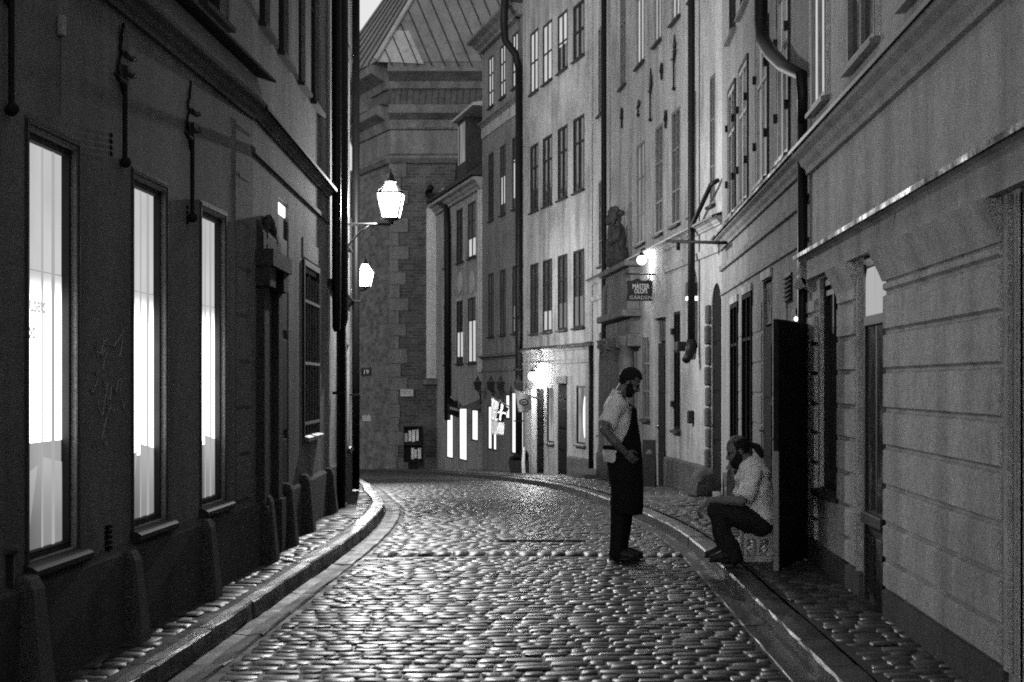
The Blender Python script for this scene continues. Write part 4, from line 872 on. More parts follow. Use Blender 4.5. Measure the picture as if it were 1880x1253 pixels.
TOR = [(1145, 895, .125, .17), (1145, 875, .135, .175), (1143, 850, .138, .165), (1141, 820, .138, .163), (1138, 790, .135, .175), (1135, 765, .128, .19), (1134, 748, .112, .185), (1136, 736, .085, .14), (1138, 727, .062, .075)]
def torso(mb, k, grow, lo=0, hi=9, seg=26): mb.loft([Q(a, b) for a, b, c, d in TOR[lo:hi]], [(c + grow, d + grow) for a, b, c, d in TOR[lo:hi]], (1, 0, 0), seg)
torso(bd, 0, -.008)
armR = [Q(1131, 745, -.17), Q(1119, 765, -.225), Q(1109, 788, -.275)]; foreR = [Q(1109, 788, -.275), Q(1128, 810, -.27), Q(1147, 830, -.225)]
limb(bd, armR, [.062, .05, .042]); limb(bd, foreR, [.044, .042, .028]); hand(bd, Q(1147, 830, -.225), Q(1161, 842, -.19) - Q(1147, 830, -.225), (-.2, -1, .25), (.3, 0, 1), .3, .18)
armL = [Q(1134, 745, .17), Q(1124, 768, .24), Q(1118, 792, .26)]; foreL = [Q(1118, 792, .26), Q(1136, 815, .25), Q(1154, 838, .2)]
limb(bd, armL, [.062, .05, .042]); limb(bd, foreL, [.044, .04, .028]); hand(bd, Q(1154, 838, .2), Q(1166, 850, .15) - Q(1154, 838, .2), (-.2, 1, .25), (.3, 0, 1), .3, .18)
legR = [Q(1141, 890, -.09), Q(1136, 950, -.1), Q(1134, 975, -.1), Q(1131, 1016, -.1)]; legL = [Q(1146, 890, .09), Q(1146, 950, .09), Q(1144, 975, .09), Q(1140, 1014, .1)]
for l in (legR, legL): limb(bd, l, [.088, .062, .058, .042])
for l in (legR, legL): toe(bd, Vector((l[-1].x - .02, l[-1].y, 0)), Vector((l[-1].x + .19, l[-1].y - .02, 0)), 1)
body = fuse(bd, 'body', 'skin', man, .0065, 3)
tr = MB(); torso(tr, 0, .008, 0, 4); limb(tr, legR, [.105, .08, .073, .066]); limb(tr, legL, [.105, .08, .073, .066])
fuse(tr, 'trousers', 'trousers', man, .012, 5, .012)
for l, nm in ((legR, 'shoe'), (legL, 'shoe')):
    s_ = MB(); h_ = Vector((l[-1].x - .02, l[-1].y, 0)); t_ = Vector((l[-1].x + .205, l[-1].y - .025, 0))
    s_.loft([h_ + Vector((-.045, 0, .045)), h_ + Vector((.03, 0, .06)), h_.lerp(t_, .45) + Vector((0, 0, .055)), h_.lerp(t_, .8) + Vector((0, 0, .038)), t_ + Vector((0, 0, .03))], [(.034, .045), (.05, .06), (.052, .055), (.052, .04), (.03, .028)], (0, 1, 0), 14)
    limb(s_, [h_ + Vector((.02, 0, .07)), h_ + Vector((.03, 0, .15))], [.055, .055]); s_.loft([h_ + Vector((-.05, 0, .012)), h_.lerp(t_, .5) + Vector((0, 0, .012)), t_ + Vector((.01, 0, .012))], [(.04, .013), (.055, .013), (.035, .013)], (0, 1, 0), 12)
    fuse(s_, 'shoe', 'leather', man, .008, 3)
sh = MB(); torso(sh, 0, .012, 3, 9)
sh.loft([Q(1139, 790), Q(1139, 815), Q(1137, 836), Q(1137, 849)], [(.145, .18), (.145, .175), (.155, .182), (.15, .185)], (1, 0, 0), 24)
sh.loft([armR[0] + Vector((.01, .04, .02)), armR[0].lerp(armR[1], .6), armR[1].lerp(armR[2], .62)], [.09, .087, .084], (0, 1, 0), 18); sh.ball(armR[0] + Vector((0, .01, .0)), .09, 16, 10)
sh.loft([armL[0] + Vector((.01, -.04, .02)), armL[0].lerp(armL[1], .6), armL[1].lerp(armL[2], .62)], [.09, .085, .082], (0, 1, 0), 18); sh.ball(armL[0], .088, 16, 10)
sh.loft([Q(1135, 729), Q(1138, 717)], [(.074, .08), (.068, .072)], (1, 0, 0), 20)
fuse(sh, 'shirt', 'shirt', man, .009, 4, .042)
# apron: bib over the chest, skirt wrapped round the legs, neck strap and waist tie
def wrap(levels, mat, nm, thick=.01, nseg=26):
    v = []; nl = len(levels)
    for x, y, rx, ry, th in levels:
        c = Q(x, y)
        for k in range(nseg + 1):
            a = R(th) * (2 * k / nseg - 1); fold = .006 * math.sin(k * 2.1 + y * .05) if y > 850 else 0
            v.append(c + Vector(((rx + fold) * math.cos(a), (ry + fold) * math.sin(a), 0)))
    f = [(i*(nseg+1)+k, i*(nseg+1)+k+1, (i+1)*(nseg+1)+k+1, (i+1)*(nseg+1)+k) for i in range(nl - 1) for k in range(nseg)]
    o = MB().add(v, f).build(nm, mat, man, True); m_ = o.modifiers.new('t', 'SOLIDIFY'); m_.thickness = thick; m_.offset = 1; s_ = o.modifiers.new('s', 'SUBSURF'); s_.levels = s_.render_levels = 1; return o
ap_ = wrap([(1137, 748, .148, .2, 40), (1138, 765, .153, .2, 50), (1139, 785, .158, .198, 62), (1141, 805, .165, .19, 85), (1143, 822, .167, .187, 108), (1144, 850, .17, .192, 128), (1145, 880, .17, .2, 138), (1146, 910, .17, .2, 132), (1147, 945, .16, .2, 122)], 'apron', 'apron')
q = MB()
for s_ in (-1, 1): q.loft([Q(1137, 748) + Vector((.13, s_ * .1, 0)), Q(1150, 738, s_ * .1), Q(1141, 722, s_ * .085), Q(1131, 722, s_ * .05), Q(1128, 724, 0)], [(.014, .006)] * 5, (0, 1, 0), 8)
q.build('neck_strap', 'apron', ap_, True)
q = MB(); ring = [Q(1140, 822) + Vector((.165 * math.cos(a), .188 * math.sin(a), -.01 * math.cos(a))) for a in [R(100 + 160 * k / 18) for k in range(19)]]
q.loft(ring, [(.02, .008)] * 19, (0, 0, 1), 8); q.build('waist_tie', 'apron', ap_, True)
def shell(mb, T, c, r_, keep, mat, nm, par, disp=.012, vox=.007):
    t = MB(); t.ball(Vector(c), r_, 30, 22); vs = [Vector(p) for p in t.v]; fs = [f for f in t.f if all(keep(vs[i]) for i in f)]
    bm = bmesh.new(); bv = [bm.verts.new(T @ p) for p in vs]
    for f in fs: bm.faces.new([bv[i] for i in f])
    bmesh.ops.delete(bm, geom=[v_ for v_ in bm.verts if not v_.link_faces], context='VERTS')
    bmesh.ops.recalc_face_normals(bm, faces=bm.faces); bmesh.ops.solidify(bm, geom=bm.faces[:], thickness=.02)
    m2 = MB(); bm.verts.index_update(); m2.add([v_.co.copy() for v_ in bm.verts], [[v_.index for v_ in f.verts] for f in bm.faces]); bm.free()
    return fuse(m2, nm, mat, par, vox, 2, disp, _cl2)
shell(None, Tm, (-.008, 0, .04), (.112, .09, .108), lambda p: p.z > .075 or (p.x < .035 and p.z > .03) or (p.x < .005 and p.z > -.005) or (p.x < -.03 and p.z > -.06), 'hair', 'hair', man)
bt = MB(); rt3 = Tm.to_3x3(); bt.ball(Tm @ Vector((.045, 0, -.085)), (.05, .058, .04), 16, 10, rt3); bt.ball(Tm @ Vector((.03, .055, -.05)), (.035, .014, .04), 12, 8, rt3); bt.ball(Tm @ Vector((.03, -.055, -.05)), (.035, .014, .04), 12, 8, rt3); bt.ball(Tm @ Vector((.084, 0, -.043)), (.014, .03, .008), 12, 8, rt3)
for s_ in (-1, 1): bt.ball(Tm @ Vector((.012, s_*.064, -.02)), (.024, .014, .05), 10, 8, rt3); bt.ball(Tm @ Vector((.045, s_*.045, -.06)), (.04, .02, .035), 10, 8, rt3)
fuse(bt, 'beard', 'hair', man, .007, 2, .012, _cl2)
for s_ in (-1, 1): MB().ball(Tm @ Vector((.088, s_ * .031, .012)), .009, 10, 8).build('eye', 'dark_hole', man, True)

# --- seated man: facing left on an upturned crate, hand to his face, other hand hanging over the knee
SY2 = 13.95
def P2(x, y, d=0.0): return Vector(((x - CX) / FPX * SY2, SY2 + d, EYE + (CY - y) / FPX * SY2))
SZ = .125
sit = empty('person', (P2(1385, 975).x, SY2, SZ), 0, 'seated man with dark beard and ponytail in rumpled white shirt, elbows on knees', 'person')
off2 = Vector(sit.location)
def Q2(x, y, d=0.0): return P2(x, y, d) - off2
b2 = MB(); Tm2 = mat4(Q2(1356, 829), Euler((0, R(22), R(180)))); rt4 = Tm2.to_3x3()
head(b2, Tm2)
limb(b2, [Q2(1378, 856), Q2(1369, 846), Q2(1361, 836)], [.075, .064, .06])
T2 = [(1397, 962, .15, .19), (1393, 940, .145, .19), (1390, 915, .135, .18), (1386, 892, .13, .185), (1382, 873, .118, .19), (1378, 860, .09, .15), (1374, 852, .065, .085)]
def torso2(mb, grow, lo=0, hi=7): mb.loft([Q2(a, b) for a, b, c, d in T2[lo:hi]], [(c + grow, d + grow) for a, b, c, d in T2[lo:hi]], (1, 0, 0), 26)
torso2(b2, -.01)
arN = [Q2(1377, 872, -.19), Q2(1368, 894, -.23), Q2(1356, 917, -.25)]; foN = [Q2(1356, 917, -.25), Q2(1335, 916, -.22), Q2(1312, 916, -.18), Q2(1300, 917, -.17)]
limb(b2, arN, [.06, .05, .043]); limb(b2, foN, [.045, .043, .034, .028]); hand(b2, Q2(1300, 917, -.17), Q2(1282, 932, -.17) - Q2(1300, 917, -.17), (-.3, -.25, .9), (0, 1, 0), .55, .2)
arF = [Q2(1374, 872, .18), Q2(1362, 895, .22), Q2(1347, 917, .2)]; foF = [Q2(1347, 917, .2), Q2(1345, 893, .15), Q2(1342, 868, .07)]
limb(b2, arF, [.06, .05, .043]); limb(b2, foF, [.045, .042, .03]); hand(b2, Q2(1342, 868, .07), Q2(1341, 850, .03) - Q2(1342, 868, .07), (-.9, .4, .1), (0, -1, .2), .35, .17)
lgN = [Q2(1391, 960, -.11), Q2(1350, 944, -.16), Q2(1313, 936, -.18), Q2(1324, 975, -.18), Q2(1344, 1018, -.17)]; lgF = [Q2(1391, 960, .1), Q2(1348, 946, .16), Q2(1318, 940, .19), Q2(1326, 978, .19), Q2(1340, 1018, .19)]
for l in (lgN, lgF): limb(b2, l, [.1, .086, .064, .058, .044])
def shoe2(l):
    a = Vector((l[-1].x + .03, l[-1].y, 0)); t_ = Vector((l[-1].x - .2, l[-1].y - .02, 0)); return a, t_
for l in (lgN, lgF):
    a, t_ = shoe2(l); b2.loft([a + Vector((.01, 0, .04)), a.lerp(t_, .3) + Vector((0, 0, .05)), a.lerp(t_, .7) + Vector((0, 0, .035)), t_ + Vector((.02, 0, .025))], [(.03, .03), (.04, .04), (.04, .028), (.025, .018)], (0, 1, 0), 12)
fuse(b2, 'body', 'skin', sit, .0065, 3)
t2 = MB(); t2.loft([Q2(1404, 972), Q2(1396, 955), Q2(1392, 938)], [(.13, .19), (.16, .205), (.15, .2)], (1, 0, 0), 24)
for l in (lgN, lgF): limb(t2, l, [.125, .105, .08, .078, .075])
fuse(t2, 'trousers', 'trousers_b', sit, .012, 5, .02)
for l in (lgN, lgF):
    a, t_ = shoe2(l); s_ = MB(); s_.loft([a + Vector((.03, 0, .045)), a.lerp(t_, .25) + Vector((0, 0, .06)), a.lerp(t_, .6) + Vector((0, 0, .05)), a.lerp(t_, .85) + Vector((0, 0, .035)), t_ + Vector((0, 0, .03))], [(.034, .045), (.05, .06), (.052, .05), (.05, .036), (.03, .028)], (0, 1, 0), 14)
    limb(s_, [a + Vector((-.02, 0, .07)), a + Vector((-.03, 0, .14))], [.052, .052]); s_.loft([a + Vector((.04, 0, .012)), a.lerp(t_, .5) + Vector((0, 0, .012)), t_ + Vector((-.01, 0, .012))], [(.038, .013), (.055, .013), (.035, .013)], (0, 1, 0), 12)
    fuse(s_, 'shoe', 'leather', sit, .008, 3)
s2 = MB(); torso2(s2, .016)
s2.loft([Q2(1388, 905), Q2(1392, 935), Q2(1395, 958)], [(.16, .205), (.168, .215), (.162, .21)], (1, 0, 0), 26)
for ar in (arN, arF):
    sg = 1 if ar is arN else -1
    s2.loft([ar[0] + Vector((.02, sg*.04, .02)), ar[0].lerp(ar[1], .5), ar[1], ar[1].lerp(ar[2], .75)], [.088, .086, .083, .078], (0, 1, 0), 18); s2.ball(ar[0], .09, 16, 10)
s2.loft([Q2(1375, 855), Q2(1367, 846)], [(.082, .088), (.075, .078)], (0, 1, 0), 20)
fuse(s2, 'shirt', 'shirt', sit, .009, 3, .06)
shell(None, Tm2, (-.008, 0, .04), (.105, .085, .1), lambda p: (p.z < .1 and ((p.x < .03 and p.z > -.005) or (p.x < -.025 and p.z > -.06))), 'hair', 'hair', sit)
shell(None, Tm2, (-.006, 0, .037), (.101, .08, .101), lambda p: p.z > .085, 'hair_grey', 'cropped_hair', sit, .004)
q = MB(); q.loft([Tm2 @ Vector(p) for p in ((-.09, 0, .02), (-.125, 0, .012), (-.155, 0, -.02), (-.17, 0, -.075), (-.165, 0, -.13))], [.028, .022, .034, .034, .012], (0, 1, 0), 12)
fuse(q, 'ponytail', 'hair', sit, .007, 2, .014, _cl2)
bt = MB(); bt.ball(Tm2 @ Vector((.05, 0, -.09)), (.054, .06, .06), 16, 10, rt4); bt.ball(Tm2 @ Vector((.03, .057, -.05)), (.038, .014, .045), 12, 8, rt4); bt.ball(Tm2 @ Vector((.03, -.057, -.05)), (.038, .014, .045), 12, 8, rt4); bt.ball(Tm2 @ Vector((.085, 0, -.043)), (.015, .034, .01), 12, 8, rt4)
for s_ in (-1, 1): bt.ball(Tm2 @ Vector((.012, s_*.064, -.02)), (.024, .014, .05), 10, 8, rt4); bt.ball(Tm2 @ Vector((.045, s_*.045, -.06)), (.04, .02, .035), 10, 8, rt4)
fuse(bt, 'beard', 'hair', sit, .007, 2, .014, _cl2)
for s_ in (-1, 1): MB().ball(Tm2 @ Vector((.088, s_ * .031, .012)), .009, 10, 8).build('eye', 'dark_hole', sit, True)

# crate he sits on
xa, xb = (1362 - CX) / FPX * SY2, (1414 - CX) / FPX * SY2; zt = EYE + (CY - 977) / FPX * SY2 - SZ
cr = empty('crate', ((xa + xb) / 2, SY2, SZ), 0, 'grey plastic crate with square openings, used as a seat on the pavement', 'crate'); hw = (xb - xa) / 2; q = MB(); D_ = .16
def lattice(mb, a0, a1, fixed, axis, z0, z1):
    bars = [(a0, a1, z0, z0 + .05), (a0, a1, z1 - .045, z1), (a0, a0 + .03, z0 + .05, z1 - .045), (a1 - .03, a1, z0 + .05, z1 - .045), ((a0 + a1) / 2 - .012, (a0 + a1) / 2 + .012, z0 + .05, z1 - .045), ]
    for p0, p1, c0, c1 in bars:
        if axis == 'x': mb.box(p0, p1, fixed - .008, fixed + .008, c0, c1)
        else: mb.box(fixed - .008, fixed + .008, p0, p1, c0, c1)
lattice(q, -hw, hw, -D_, 'x', .0, zt); lattice(q, -hw, hw, D_, 'x', .0, zt); lattice(q, -D_ + .009, D_ - .009, -hw + .008, 'y', .0, zt); lattice(q, -D_ + .009, D_ - .009, hw - .008, 'y', .0, zt); q.box(-hw + .017, hw - .017, -D_ + .009, D_ - .009, zt - .012, zt - .002)
q.build('basket', 'crate', cr, bevel=.003); MB().box(-hw + .02, hw - .02, -D_ + .012, D_ - .012, .004, .02).build('crate_floor', 'crate', cr)
c_ = P2(1313, 912, -.13); cup = empty('cup', c_ - Vector((0, 0, .05)), 0, 'small pale drinking cup held near the knee of the seated man', 'cup'); MB().lathe((0, 0, 0), [(.028, 0), (.034, .1), (.031, .1), (.026, .006)], 16).build('beaker', 'cloth_white', cup, True)
LAMP_W = 400
# ------------------------------------------------------------------ lamps
def lit(parent, watts, z=0.0, r_=.05):
    l = bpy.data.lights.new('lamp_light', 'POINT'); l.energy = watts; l.shadow_soft_size = r_; o = bpy.data.objects.new('lamp_light', l); COL.objects.link(o); o.parent = parent; o.location = (0, 0, z)
def lantern(name, pos, h, mat, label, wall=None, group=None, arm_drop=True, seg=4):
    rt = empty(name, pos, 0, label, 'lantern', group); rt_w = .34 * h / .49; rb = .215 * h / .49; a = rt_w / 2 * 1.414; b = rb / 2 * 1.414
    gl = MB(); gl.lathe((0, 0, 0), [(b * .96, -h * .5), (a * .96, h * .16), (a * .7, h * .19), (a * .6, h * .26), (a * .3, h * .5)], seg); g_ = gl.build('lamp_glass', mat, rt)
    g_.rotation_euler = (0, 0, R(45)); fr = MB()
    for k in range(seg):
        t = k / seg * math.tau; c, s_ = math.cos(t), math.sin(t)
        fr.loft([(b * 1.04 * c, b * 1.04 * s_, -h*.5), (a * 1.03 * c, a * 1.03 * s_, h*.19)], .013, (0, 0, 1), 6); fr.loft([(a * c, a * s_, h*.19), (a*.34 * c, a*.34 * s_, h*.5)], .007, (0, 0, 1), 6)
        t2 = (k + 1) / seg * math.tau; fr.loft([(a * c, a * s_, h*.19), (a * math.cos(t2), a * math.sin(t2), h*.19)], .014, (0, 0, 1), 6); fr.loft([(b * c, b * s_, -h*.5), (b * math.cos(t2), b * math.sin(t2), -h*.5)], .009, (0, 0, 1), 6)
    f_ = fr.build('lamp_frame', 'iron', rt); f_.rotation_euler = (0, 0, R(45))
    MB().lathe((0, 0, 0), [(a*.33, h*.5), (a*.36, h*.52), (a*.25, h*.58), (a*.15, h*.66), (a*.2, h*.7), (a*.08, h*.76), (.004, h*.9)], 10).build('finial', 'iron', rt, True)
    MB().lathe((0, 0, 0), [(b*1.02, -h*.51), (b*.6, -h*.57), (b*.3, -h*.6), (b*.25, -h*.68)], 10).build('lamp_base', 'iron', rt, True)
    if mat == 'lamp': lit(rt, LAMP_W)
    if wall is not None:
        w = Vector(wall) - Vector(pos); q = MB(); zb = -h * .68
        q.loft([(0, 0, zb), (w.x, w.y, zb)], .018, (0, 0, 1), 8); q.loft([(w.x*.42, w.y*.42, zb), (w.x*.62, w.y*.62, zb - .09), (w.x*.85, w.y*.85, zb - .26), (w.x, w.y, zb - .42)], .014, (0, 0, 1), 8)
        q.loft([(w.x*.42, w.y*.42, zb), (w.x*.36, w.y*.36, zb - .05), (w.x*.42, w.y*.42, zb - .09), (w.x*.48, w.y*.48, zb - .05)], .008, (0, 0, 1), 6); q.box(w.x-.015, w.x+.02, w.y-.03, w.y+.03, zb - .5, zb + .1)
        q.build('bracket', 'iron', rt, True)
    return rt
p1 = pt(717, 368, 22.6); wl = L3.p0 + L3.d * ((22.6 - L3.p0.y) / L3.d.y)
lantern('street_lamp', p1, .49, 'lamp', 'large lit street lantern on an iron bracket, the higher of the two left lamps', (wl.x, 22.6, p1.z))
p2 = pt(670, 506, 38.5); w2 = L4.p0 + L4.d * ((38.5 - L4.p0.y) / L4.d.y)
lantern('street_lamp', p2, .52, 'lamp', 'smaller lit street lantern lower down, half behind the drainpipe', (w2.x, 38.5, p2.z))
for i, (px, py, Yd, l) in enumerate(((877, 706, 48.6, 'unlit black shop lantern above the roofed doorway, leftmost of four'), (901, 706, 46.6, 'unlit black shop lantern above the small white flag'), (919, 706, 45.4, 'unlit black shop lantern just left of the tall lit shop window'), (951, 706, 43.8, 'unlit black shop lantern behind the oval badge flag, beside the black drainpipe'))):
    p = pt(px, py, Yd); k = R5.ux(px); w = along(px + 6); 
    lantern('shop_lantern', p, .3, 'glass', l, (w.x, w.y, p.z), 'unlit lanterns over the shop front')
def globe(name, p, r_, mat, label, wall, cat='wall lamp'):
    rt = empty(name, p, 0, label, cat); lit(rt, 75 if mat == "globe" else 22, 0, r_ * .5); MB().ball((0, 0, 0), r_, 16, 12).build('globe', mat, rt, True); w = Vector(wall) - Vector(p); q = MB()
    q.lathe((0, 0, r_ * .85), [(r_*.6, 0), (r_*.5, .05), (.015, .07)], 10); q.loft([(0, 0, r_*.9), (0, 0, r_ + .1), (w.x*.6, w.y*.6, r_ + .16), (w.x, w.y, r_ + .1)], .014, (0, 0, 1), 8); q.build('bracket', 'iron', rt, True); return rt
p = pt(978, 691, 42.3); globe('wall_lamp', p, .12, 'globe', 'glowing round wall lamp on the tall grey house beside the drainpipe', along(985))
p = pt(1178, 478, 28.9); ww = R3.p0 + R3.d * R3.ux(1186); globe('wall_lamp', p, .085, 'bulb', 'glowing round wall lamp above the hanging name sign', (ww.x, ww.y, p.z))
p = pt(1272, 535, 24.9); rt = empty('box_lamp', p, R3.root.rotation_euler.z, 'black box lamp with bright underside beside the thick drainpipe', 'wall lamp')
MB().prism([(-.13, -.08), (.11, -.08), (.09, .12), (-.05, .14)], -.1, .35, 'y').build('housing', 'iron', rt); MB().box(-.1, .09, -.09, .1, -.135, -.082).build('lamp_glass', 'glow', rt)
for px, py, Yd, l in ((373, 480, 11.85, 'tiny bright lamp inside the third shop window'), (262, 478, 10.2, 'pale glowing ceiling lamp inside the second shop window')):
    p = pt(px, py, Yd); p.x = XL - .095
    rt = empty('window_lamp', p, 0, l, 'lamp'); big = px == 262
    if big:
        q = MB(); q.box(-.012, .004, -.2, .2, -.0, .03); q.box(-.012, .003, -.22, .16, .045, .065); q.build('tube', 'glow', rt); MB().box(-.014, .0, -.24, .2, -.07, -.02).build('reflector', 'win_mid', rt)
    else: MB().ball((0, 0, 0), .022, 10, 8).build('bulb', 'spark', rt, True); MB().box(-.015, .0, -.03, .03, .024, .032).build('holder', 'frame_pale', rt)
p = pt(1452, 586, 14.6); p.x = 1.93; rt = empty('door_lamp', p, 0, 'small bright lamp on the wall above the open black door leaf', 'lamp'); MB().ball((0, 0, 0), .017, 12, 8).build('bulb', 'spark', rt, True); MB().box(-.02, .07, -.12, .12, .03, .09).build('holder', 'iron', rt)

# ------------------------------------------------------------------ signs, flags and small things
def panel(rt, c, half_w, half_h, mat, nm, edge=None): return MB().box(-half_w, half_w, -.012, .012, -half_h, half_h).build(nm, mat, rt, bevel=.004)
pa, pb = pt(1149, 516, 28.3), pt(1198, 553, 28.3); rt = empty('hanging_sign', (pa + pb) / 2, 0, 'black hanging sign reading MÄSTER OLOFS GÅRDEN in white letters', 'sign'); hw, hh = (pb.x - pa.x) / 2, (pa.z - pb.z) / 2
MB().prism([(-hw, -hh), (hw, -hh), (hw, hh), (hw*.2, hh*1.02), (-hw*.1, hh*1.25), (-hw*.55, hh*1.02), (-hw*.98, hh), (-hw*.9, 0)], -.015, .015, 'y').build('board', 'sign', rt)
for s_, z_, sz, l, mt in (('MÄSTER', .42, .115, .8, 'letters_e'), ('OLOFS', -.05, .11, .62, 'letters_e'), ('GÅRDEN', -.68, .085, 1.2, 'letters_grey')):
    t_ = text('lettering', s_, sz, mt, rt, (hw * .12, -.017, hh * z_), (R(90), 0, 0), .001, 'CENTER', sx=1)
    ws = max(v_.co.x for v_ in t_.data.vertices) - min(v_.co.x for v_ in t_.data.vertices); t_.scale = (hw * 2 * (.62 if s_ == 'MÄSTER' else .48 if s_ == 'OLOFS' else .84) / ws, 1, 1)
q = MB(); q.loft([(-hw, 0, hh * 1.7), (hw + .28, 0, hh * 1.62)], .014, (0, 0, 1), 6); q.loft([(hw*.8, 0, hh), (hw*.8, 0, hh*1.65)], .006, (1, 0, 0), 6); q.loft([(-hw*.7, 0, hh), (-hw*.7, 0, hh*1.7)], .006, (1, 0, 0), 6); q.box(hw + .26, hw + .3, -.03, .03, -hh*1.8, hh*2.2); q.build('bracket', 'iron', rt, True)
pa, pb = pt(1224, 443, 22.5), pt(1319, 446, 21.5); rt = empty('iron_bar', pb, 0, 'long black iron bar with a short hanging stub across the thick drainpipe', 'bracket'); d_ = pa - pb
q = MB(); q.loft([(.12, 0, 0), (0, 0, 0), d_], .022, (0, 0, 1), 8); q.build('bar', 'iron', rt, True); q = MB(); q.loft([d_ * .77, d_ * .77 + Vector((0, 0, -.12))], .028, (1, 0, 0), 8); q.build('stub', 'iron', rt, True); q = MB(); q.box(.0, .012, -.02, .02, -.16, .02); q.build('wall_plate', 'iron', rt)

def flag(name, pts4, label, mat, cols=10, wave=.05, depth=44, group='flags along the shop front', pole=None):
    c0 = sum((pt(*p, depth) for p in pts4), Vector()) / 4; rt = empty(name, c0, 0, label, 'flag', group); v = []; a, b, c, d = [pt(*p, depth) - c0 for p in pts4]     # tl tr br bl
    n = cols
    for j in range(n + 1):
        for i in range(n + 1):
            s_, t = i / n, j / n; p = (a.lerp(b, s_)).lerp(d.lerp(c, s_), t); p.y += wave * math.sin(s_ * 7 + t * 3) + .3 * wave * math.sin(t * 9); v.append(p)
    o = MB().add(v, [(j*(n+1)+i, j*(n+1)+i+1, (j+1)*(n+1)+i+1, (j+1)*(n+1)+i) for j in range(n) for i in range(n)]).build('cloth', mat, rt, True); m_ = o.modifiers.new('t', 'SOLIDIFY'); m_.thickness = .006
    if pole: p0, p1_ = pt(*pole[0], depth) - c0, pt(*pole[1], depth + .5) - c0; MB().loft([p0, p1_], .018, (0, 1, 0), 8).build('pole', 'frame_grey', rt, True)
    return rt, c0
def face(rt, c0, poly, mat, nm, depth, out=.09): return MB().prism([((p_ := pt(x, y, depth) - c0).x, p_.z) for x, y in poly], -out - .004, -out, 'y').build(nm, mat, rt)
rt, c0 = flag('flag', ((829, 730), (846, 743), (842, 768), (822, 760)), 'black flag with a row of small pale marks by the leftmost lit windows', 'cloth_black', depth=50.5, pole=((829, 728), (850, 746)))
for k in range(5): face(rt, c0, [(827 + k*3.4, 747 + k*.9), (829 + k*3.4, 747.4 + k*.9), (828.6 + k*3.4, 752 + k*.9), (826.6 + k*3.4, 751.6 + k*.9)], 'cloth_grey', 'mark', 50.5)
for k in range(4): face(rt, c0, [(827.5 + k*2.4, 727 + k*1.8), (829 + k*2.4, 728 + k*1.8), (829 + k*2.4, 731.5 + k*1.8), (827.5 + k*2.4, 730.5 + k*1.8)], 'cloth_grey', 'mark', 50.5)
rt, c0 = flag('flag', ((902.5, 730), (917, 740), (913, 775), (901.5, 772)), 'plain white flag hanging in front of the shop, above a square white panel', 'cloth_white', depth=44.5, pole=((902, 728), (925, 744)))
rt, c0 = flag('flag', ((901.5, 773), (926, 777), (925, 799), (901, 797)), 'square white banner panel below the white flag', 'cloth_white', depth=44.4, wave=.02)
rt, c0 = flag('flag', ((917, 738), (934, 750), (924, 775), (911, 768)), 'dark flag with a pale cross between the white flag and the tall lit window', 'cloth_black', depth=43.8, pole=((915, 735), (940, 750)))
face(rt, c0, [(921, 741), (924.5, 744), (919.5, 773), (916, 772)], 'cloth_white', 'cross', 43.8); face(rt, c0, [(914.5, 755), (929.5, 757.5), (928.5, 761), (913.5, 758.5)], 'cloth_white', 'cross', 43.8, .095)
rt, c0 = flag('flag', ((946, 717), (974, 728), (976, 758), (952, 757)), 'pale grey flag with a dark oval badge beside the glowing wall lamp', 'cloth_grey', depth=41.6, pole=((944, 715), (996, 736)))
ov = [(962 + 9*math.cos(t*math.tau/20), 738.5 + 6.2*math.sin(t*math.tau/20)) for t in range(20)]; face(rt, c0, ov, 'cloth_black', 'badge', 41.6, .08); ov = [(962 + 6*math.cos(t*math.tau/20), 738.5 + 3.6*math.sin(t*math.tau/20)) for t in range(20)]; face(rt, c0, ov, 'letters_grey', 'badge', 41.6, .086) ; face(rt, c0, [(958, 737.5), (966, 737), (966, 739.5), (958, 740)], 'cloth_black', 'badge', 41.6, .092)
# roofed doorway canopy
p = pt(872, 742, 50.3); rt = empty('canopy', p, R5.root.rotation_euler.z, 'small dark hipped canopy roof over the shop doorway', 'canopy'); s_ = 50.3 / FPX
MB().add([(-13*s_, -.5, -9*s_), (15*s_, -.5, -9*s_), (15*s_, .9, -9*s_), (-13*s_, .9, -9*s_), (-4*s_, .2, 10*s_), (9*s_, .2, 10*s_), (9*s_, .9, 10*s_), (-4*s_, .9, 10*s_)], [(0,1,5,4),(1,2,6,5),(2,3,7,6),(3,0,4,7),(4,5,6,7),(3,2,1,0)]).build('canopy_roof', 'roof_tile', rt)
MB().box(-4*s_, 3*s_, -.515, -.5, -7*s_, 6*s_).build('board', 'wall_mid', rt)
# dark box and white post in front of the shop, low
p = pt(957, 862, 43.4); rt = empty('planter', (p.x, p.y, gz(43.4) + .1), 0, 'dark low planter in front of the shop below the badge flag', 'planter'); MB().prism([(-.28, 0), (.28, 0), (.34, .35), (-.34, .35)], -.2, .2, 'y').build('trough', 'iron', rt); q = MB()
for k in range(24): q.ball((-.28 + .56*rr.random(), -.12 + .24*rr.random(), .36 + .2*rr.random()), (.06, .06, .08), 7, 5)
q.build('plant', 'frame_black', rt)
p = pt(962, 868, 42.8); rt = empty('white_post', (p.x, p.y, gz(42.8) + .05), 0, 'thin white leaning signpost standing before the lit glass door', 'post'); MB().loft([(0, 0, -.05), (-.02, 0, .35), (-.0, 0, .75)], [.05, .045, .03], (1, 0, 0), 8).build('board', 'cloth_white', rt)
